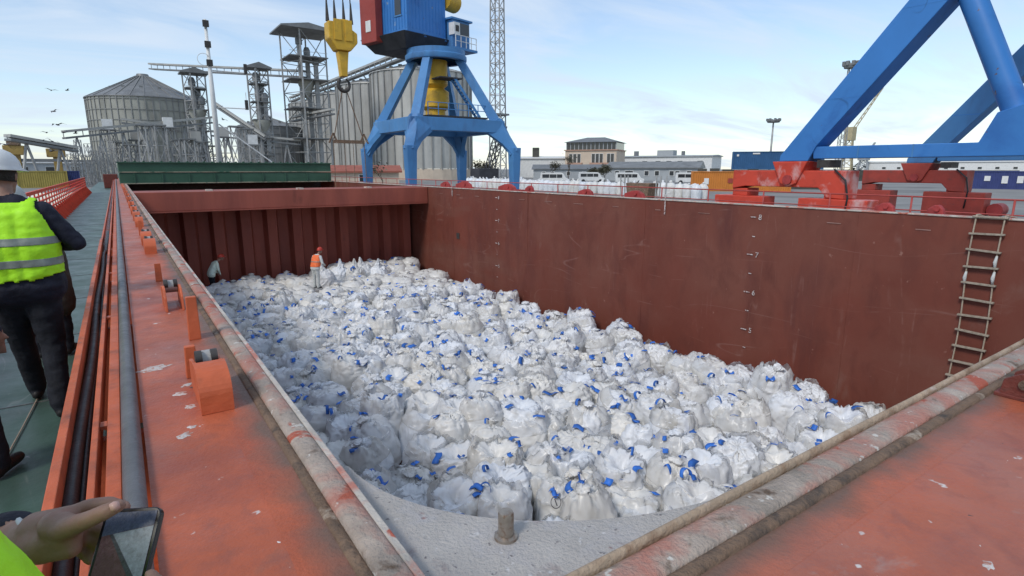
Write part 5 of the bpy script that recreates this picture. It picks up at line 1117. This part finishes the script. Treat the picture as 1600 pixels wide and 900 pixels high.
# van and row of bags on the quay
c = atd(868, 262, 112); va = empty('van', (c.x, c.y, QZ), 'white van parked before the cream office block', 'van', None, vang(c)); M = va.matrix_basis
prof = [(-2.9, .35), (2.6, .35), (2.75, .95), (2.1, 1.15), (1.5, 2.05), (1.1, 2.2), (-2.8, 2.2), (-2.95, 1.2)]
b = MB().prism(prof, 1, -1, 1); b.v = [tuple(M @ V(q)) for q in b.v]; b.build('body', 'white_paint', va, bevel=.06)
for x0, x1 in ((-2.5, -1.2), (-1.1, .2), (.3, 1.3)): b = MB().box(x0, x1, -1.03, -1.003, 1.25, 1.9); b.v = [tuple(M @ V(q)) for q in b.v]; b.build('window', 'glass_dark', va)
for x in (-1.9, 1.8):
    for y in (-.95, .95): b = MB().tube([(x, y - .1, .36), (x, y + .1, .36)], .36, 16); b.v = [tuple(M @ V(q)) for q in b.v]; b.build('wheel', 'hose_black', va, smooth='auto')
for px, D, lab in ((985, 118, 'white van parked before the low grey shed'), (925, 128, 'white van half hidden behind the bag row left of the skip'), (1080, 120, 'white van beside the orange container')):
    c = atd(px, 262, D); o = copy_tree(va); o.location = (c.x, c.y, QZ); o.rotation_euler.z = vang(c) + .1; tag(o, lab, 'van', 'vans parked on the quay')
va['group'] = 'vans parked on the quay'
sm_ = []
for i, k in enumerate(('knot', 'flat', 'knot', 'dent')):
    G = bag_shape(60 + i, k, 20, 14); b = MB(); b.add([p for r_ in G for p in r_], [(a * 20 + j, a * 20 + (j + 1) % 20, (a + 1) * 20 + (j + 1) % 20, (a + 1) * 20 + j) for a in range(14) for j in range(20)] + [tuple(14 * 20 + j for j in range(20))]); sm_.append(b.mesh('bulk_bag', 'sack_white', True, fix=False))
rc = random.Random(4); XQ = 47.
for k in range(44):
    for rw in range(2):
        o = mobj('bulk_bag', sm_[rc.randrange(4)], None, loc=(XQ + rw * 1.05 + rc.uniform(-.06, .06), 36.3 + k * 1.04, QZ), rot=(0, 0, rc.uniform(0, 6.28))); o.scale = (1.02, 1.02, 1.45 + rc.uniform(-.06, .08))
        tag(o, 'white bulk bag, %s from the right in the %s line on the quay' % (ORD[k], 'rear' if rw else 'front'), 'bag', 'bulk bags lined up on the quay')
# grey bundle on the quay seen through the railing
c = onx(1003, 290, 30.5); pb = empty('scrap_skip', (c.x, c.y, QZ), 'brown grey skip with posts standing before the white bag row', 'skip')
MB().prism([(c.y - .9, -1.35), (c.y + .9, -1.35), (c.y + 1.1, -.05), (c.y - 1.1, -.05)], 0, c.x - .5, c.x + .5).build('tub', 'rust_edge', pb, bevel=.05)
for dy in (-1.6, -1.25, 1.3, 1.6, 2.0, -2.1): MB().tube([(c.x, c.y + dy, QZ), (c.x, c.y + dy * 1.05, .45)], .05, 6).build('post', 'frame_grey', pb)
for dy in (-.7, .7): MB().box(c.x - .4, c.x + .4, c.y + dy - .1, c.y + dy + .1, QZ, -1.35).build('skid', 'rust_edge', pb)

# masts, lamps, distant cranes
c = atd(343, 252, 70); ma = empty('ship_mast', (c.x, c.y, -1), 'tall white ship mast with lamps rising behind the green hatch cover', 'mast')
tp = atd(320, 30, 70); MB().tube([(c.x, c.y, -1), (c.x, c.y, 8), (c.x, c.y, tp.z)], [.30, .24, .14], 14).build('pole', 'mast_white', ma, smooth=True)
for z in (11.4, 13.2, 15.2): MB().box(c.x - .28, c.x + .28, c.y - .45, c.y - .1, z, z + .6).build('lamp', 'dark_steel', ma)
for z, l in ((11.0, 3.4), (7.3, 3.2)):
    MB().tube([(c.x, c.y, z), (c.x + l, c.y - .2, z)], .06, 6).build('yard_arm', 'mast_white', ma); MB().box(c.x + l - .15, c.x + l + .15, c.y - .35, c.y - .05, z - .1, z + .9).build('lamp', 'dark_steel', ma)
MB().tube([(c.x + 3.2, c.y - .2, 7.2), (c.x + 3.2, c.y - .2, 9)], .04, 6).build('stay', 'mast_white', ma); MB().tube([(c.x + .3, c.y, 5.6), (c.x + 5.4, c.y, 1.6)], .07, 8).build('derrick', 'mast_white', ma)
MB().tube([(c.x - .5 + .6 * math.cos(a), c.y - .2, 12 + .6 * math.sin(a)) for a in np.linspace(0, 6.28, 16)], .03, 5).build('radar_ring', 'mast_white', ma)
c = atd(778, 262, 105); e = empty('lattice_mast', (c.x, c.y, QZ), 'tall steel lattice mast right of the blue crane', 'mast'); lattice(e, c, 2.3, 1.5, QZ, 40, 24, 'frame_grey', .17, .10, .5)
MB().box(c.x - 1.5, c.x + 1.5, c.y - 1.5, c.y + 1.5, 10.2, 10.5).build('platform', 'galv_dark', e)
p, q = atd(757, 268, 100), atd(785, 195, 100); e = empty('crane_boom', (p.x, p.y, QZ), 'dark lattice crane boom leaning behind the right crane leg', 'boom'); b = MB(); n = 9
ax = (q - p).normalized(); s1 = ax.cross(V((0, 1, 0))).normalized() * .6; s2 = ax.cross(s1).normalized() * .6; cs = [s1 + s2, s1 - s2, -s1 - s2, -s1 + s2]; p.z = QZ
for o_ in cs: MB().bar(p + o_, q + o_, .18).build('chord', 'dark_under', e)
for k in range(n):
    for j in range(4): b.bar(p.lerp(q, k / n) + cs[j], p.lerp(q, (k + 1) / n) + cs[(j + 1) % 4], .11)
b.build('lacing', 'dark_under', e); MB().box(p.x - 2, p.x + 2, p.y - 1.5, p.y + 1.5, QZ, 1).build('crane_body', 'dark_under', e, bevel=.1)
for px, ptop, D, lab in ((1311, 105, 150, 'tall high mast floodlight behind the near crane leg'), (1202, 190, 230, 'smaller floodlight mast beyond the blue container')):
    c = atd(px, 262, D); tp = atd(px, ptop, D); zt_ = tp.z; s_ = D / 150; e = empty('floodlight_mast', (c.x, c.y, QZ), lab, 'lamp post', 'floodlight masts')
    if D < 200: lattice(e, c, 1.6, .7, QZ, zt_, 20, 'frame_grey', .14, .08)
    else: MB().tube([(c.x, c.y, QZ), (c.x, c.y, zt_)], [.5, .25], 10).build('pole', 'frame_grey', e, smooth=True)
    MB().lathe([(0, 0), (1.3 * s_, 0), (1.5 * s_, .6), (1.3 * s_, .9)], 14, (c.x, c.y, zt_ - .4)).build('lamp_ring', 'galv_dark', e)
    for k in range(8): a = k * .785; MB().box(c.x + 1.4 * s_ * math.cos(a) - .3, c.x + 1.4 * s_ * math.cos(a) + .3, c.y + 1.4 * s_ * math.sin(a) - .3, c.y + 1.4 * s_ * math.sin(a) + .3, zt_ + .1, zt_ + 1.0).build('lamp', 'galv_dark', e)
for px, D, zt_, lab in ((1330, 330, 29, 'distant yellow harbour crane framed by the near crane leg'), (1356, 330, 10, 'distant grey mobile crane right of the yellow one')):
    c = atd(px - 8, 262, D); e = empty('harbour_crane', (c.x, c.y, QZ), lab, 'crane'); r_ = V((cy, -sy, 0)); m = 'far_yellow' if zt_ > 10 else 'shed_grey'
    lattice(e, c, 5, 2.6, QZ, zt_ * .55, 5, m, .5, .3, .3); MB().box(c.x - 2.2, c.x + 2.2, c.y - 2, c.y + 2, zt_ * .5, zt_ * .72).build('cab', m, e, bevel=.2)
    lat = MB(); a0 = V((c.x, c.y, zt_ * .6)); a1 = a0 + r_ * zt_ * .45 + V((0, 0, zt_ * .75))
    for o_ in (-.7, .7): MB().bar(a0 + r_ * o_, a1 + r_ * o_ * .4, .35).build('jib_chord', m, e)
    for k in range(10): lat.bar(a0.lerp(a1, k / 10) + r_ * (.7 if k % 2 else -.7) * (1 - .06 * k), a0.lerp(a1, (k + 1) / 10) - r_ * (.7 if k % 2 else -.7) * (1 - .06 * k), .22)
    lat.build('jib_lacing', m, e)

# ================================================================ TREES
def tree(px, D, h, spread, label, leafy, seed):
    rn = random.Random(seed); c = atd(px, 262, D); e = empty('tree', (c.x, c.y, QZ), label, 'tree', 'trees on the quay'); b = MB(); tips = []
    def grow(p, d, l, r_, n):
        q = p + d * l; b.tube([p, p.lerp(q, .5) + V((rn.uniform(-1, 1), rn.uniform(-1, 1), 0)) * l * .06, q], [r_, r_ * .8, r_ * .6], 5, False)
        if n == 0: tips.append(q); return
        for k in range(rn.choice((2, 3, 3))):
            dd = (d + V((rn.uniform(-1, 1), rn.uniform(-1, 1), rn.uniform(-.15, .7))) * spread).normalized(); grow(q, dd, l * rn.uniform(.62, .82), r_ * .6, n - 1)
    grow(V((c.x, c.y, QZ)), V((0, 0, 1)), h * .3, h * .028, 5); b.build('trunk', 'bark', e)
    lf = MB()
    for t in tips:
        for k in range(leafy):
            o_ = t + V((rn.gauss(0, .4), rn.gauss(0, .4), rn.gauss(0, .35))); a = V((rn.uniform(-1, 1), rn.uniform(-1, 1), rn.uniform(-1, 1))).normalized() * rn.uniform(.1, .24); a2 = a.cross(V((rn.uniform(-1, 1), .3, 1))).normalized() * .14
            lf.add([o_ - a, o_ + a2, o_ + a, o_ - a2], [(0, 1, 2, 3)])
    if leafy: lf.build('crown', 'leaf_dull', e)
tree(597, 90, 3.7, .95, 'bare bush before the silo row between the crane legs', 1, 1)
tree(752, 108, 4.2, .8, 'dark shrub behind the right crane leg', 7, 2)
tree(945, 140, 3.6, .9, 'dark tree before the right side of the cream block', 7, 3)
tree(930, 143, 3.0, .95, 'low dark tree at the foot of the cream block', 8, 5)
tree(888, 150, 6.0, .6, 'bare tree left of the cream block', 1, 4)
tree(860, 150, 4.6, .7, 'small bare tree beside the white warehouse', 2, 6)
rn = random.Random(8); b = MB()
for k in range(900):
    px = rn.uniform(1330, 1760) if k % 5 else rn.uniform(-250, 140); c = atd(px, 262, rn.uniform(370, 400)); hgt = rn.uniform(.5, 1) * 6
    o_ = V((c.x, c.y, QZ + rn.uniform(.2, 1) * hgt)); s_ = rn.uniform(1.2, 2.4); a = V((rn.uniform(-1, 1), rn.uniform(-1, 1), rn.uniform(-.6, .6))) * s_; a2 = V((a.y, -a.x, rn.uniform(-1, 1) * s_)).normalized() * s_ * .7
    b.add([o_ - a, o_ + a2, o_ + a, o_ - a2], [(0, 1, 2, 3)])
tag(b.build('far_tree_line', 'tree_far'), 'dark line of trees on the horizon', 'trees', None, 'stuff')

# ================================================================ GULLS
bw = MB().add([(0, .12, 0), (.0, -.10, .0), (.42, -.16, .16), (.85, -.30, .02), (.48, .08, .17), (0, .0, .05)], [(0, 4, 2, 1), (4, 3, 2), (0, 1, 5)]).mesh('wing', 'bird')
bb_ = MB().lathe([(.01, -.32), (.05, -.2), (.085, 0), (.07, .16), (.045, .24), (.02, .3)], 8).mesh('bird_body', 'bird', True)
for px, py, D, a, lab in ((80, 141, 75, .2, 'gull flying highest on the left, nearer the frame edge'), (105, 141, 85, 2, 'faint gull right beside the highest one'), (84, 174, 70, 1, 'gull gliding alone below the highest pair'), (90, 195, 58, 2.6, 'gull banking with raised wings above the low group'), (73, 207, 66, .4, 'gull at the left of the low pair'), (100, 207, 70, 1.2, 'gull at the right of the low pair'), (68, 219, 62, .3, 'gull just above the sloping boom, left'), (82, 221, 62, .5, 'gull just above the sloping boom, right'), (81, 236, 60, 2.2, 'gull under the sloping boom'), (8, 226, 60, .8, 'gull at the left edge above the white helmet'), (118, 208, 70, 1.8, 'gull over the end of the low conveyor'), (345, 168, 75, .7, 'gull right of the white mast, upper'), (349, 187, 75, 2.1, 'gull right of the white mast, lower')):
    p = atd(px, py, D); e = empty('gull', p, lab, 'bird', 'gulls in the sky', a); e.rotation_euler = (.15 * math.sin(px), .35 * math.sin(py), a); e.scale = (.7, .7, .7)
    o = mobj('bird_body', bb_, e, rot=(R(-90), 0, 0)); mobj('wing', bw, e); o = mobj('wing', bw, e); o.scale = (-1, 1, 1)
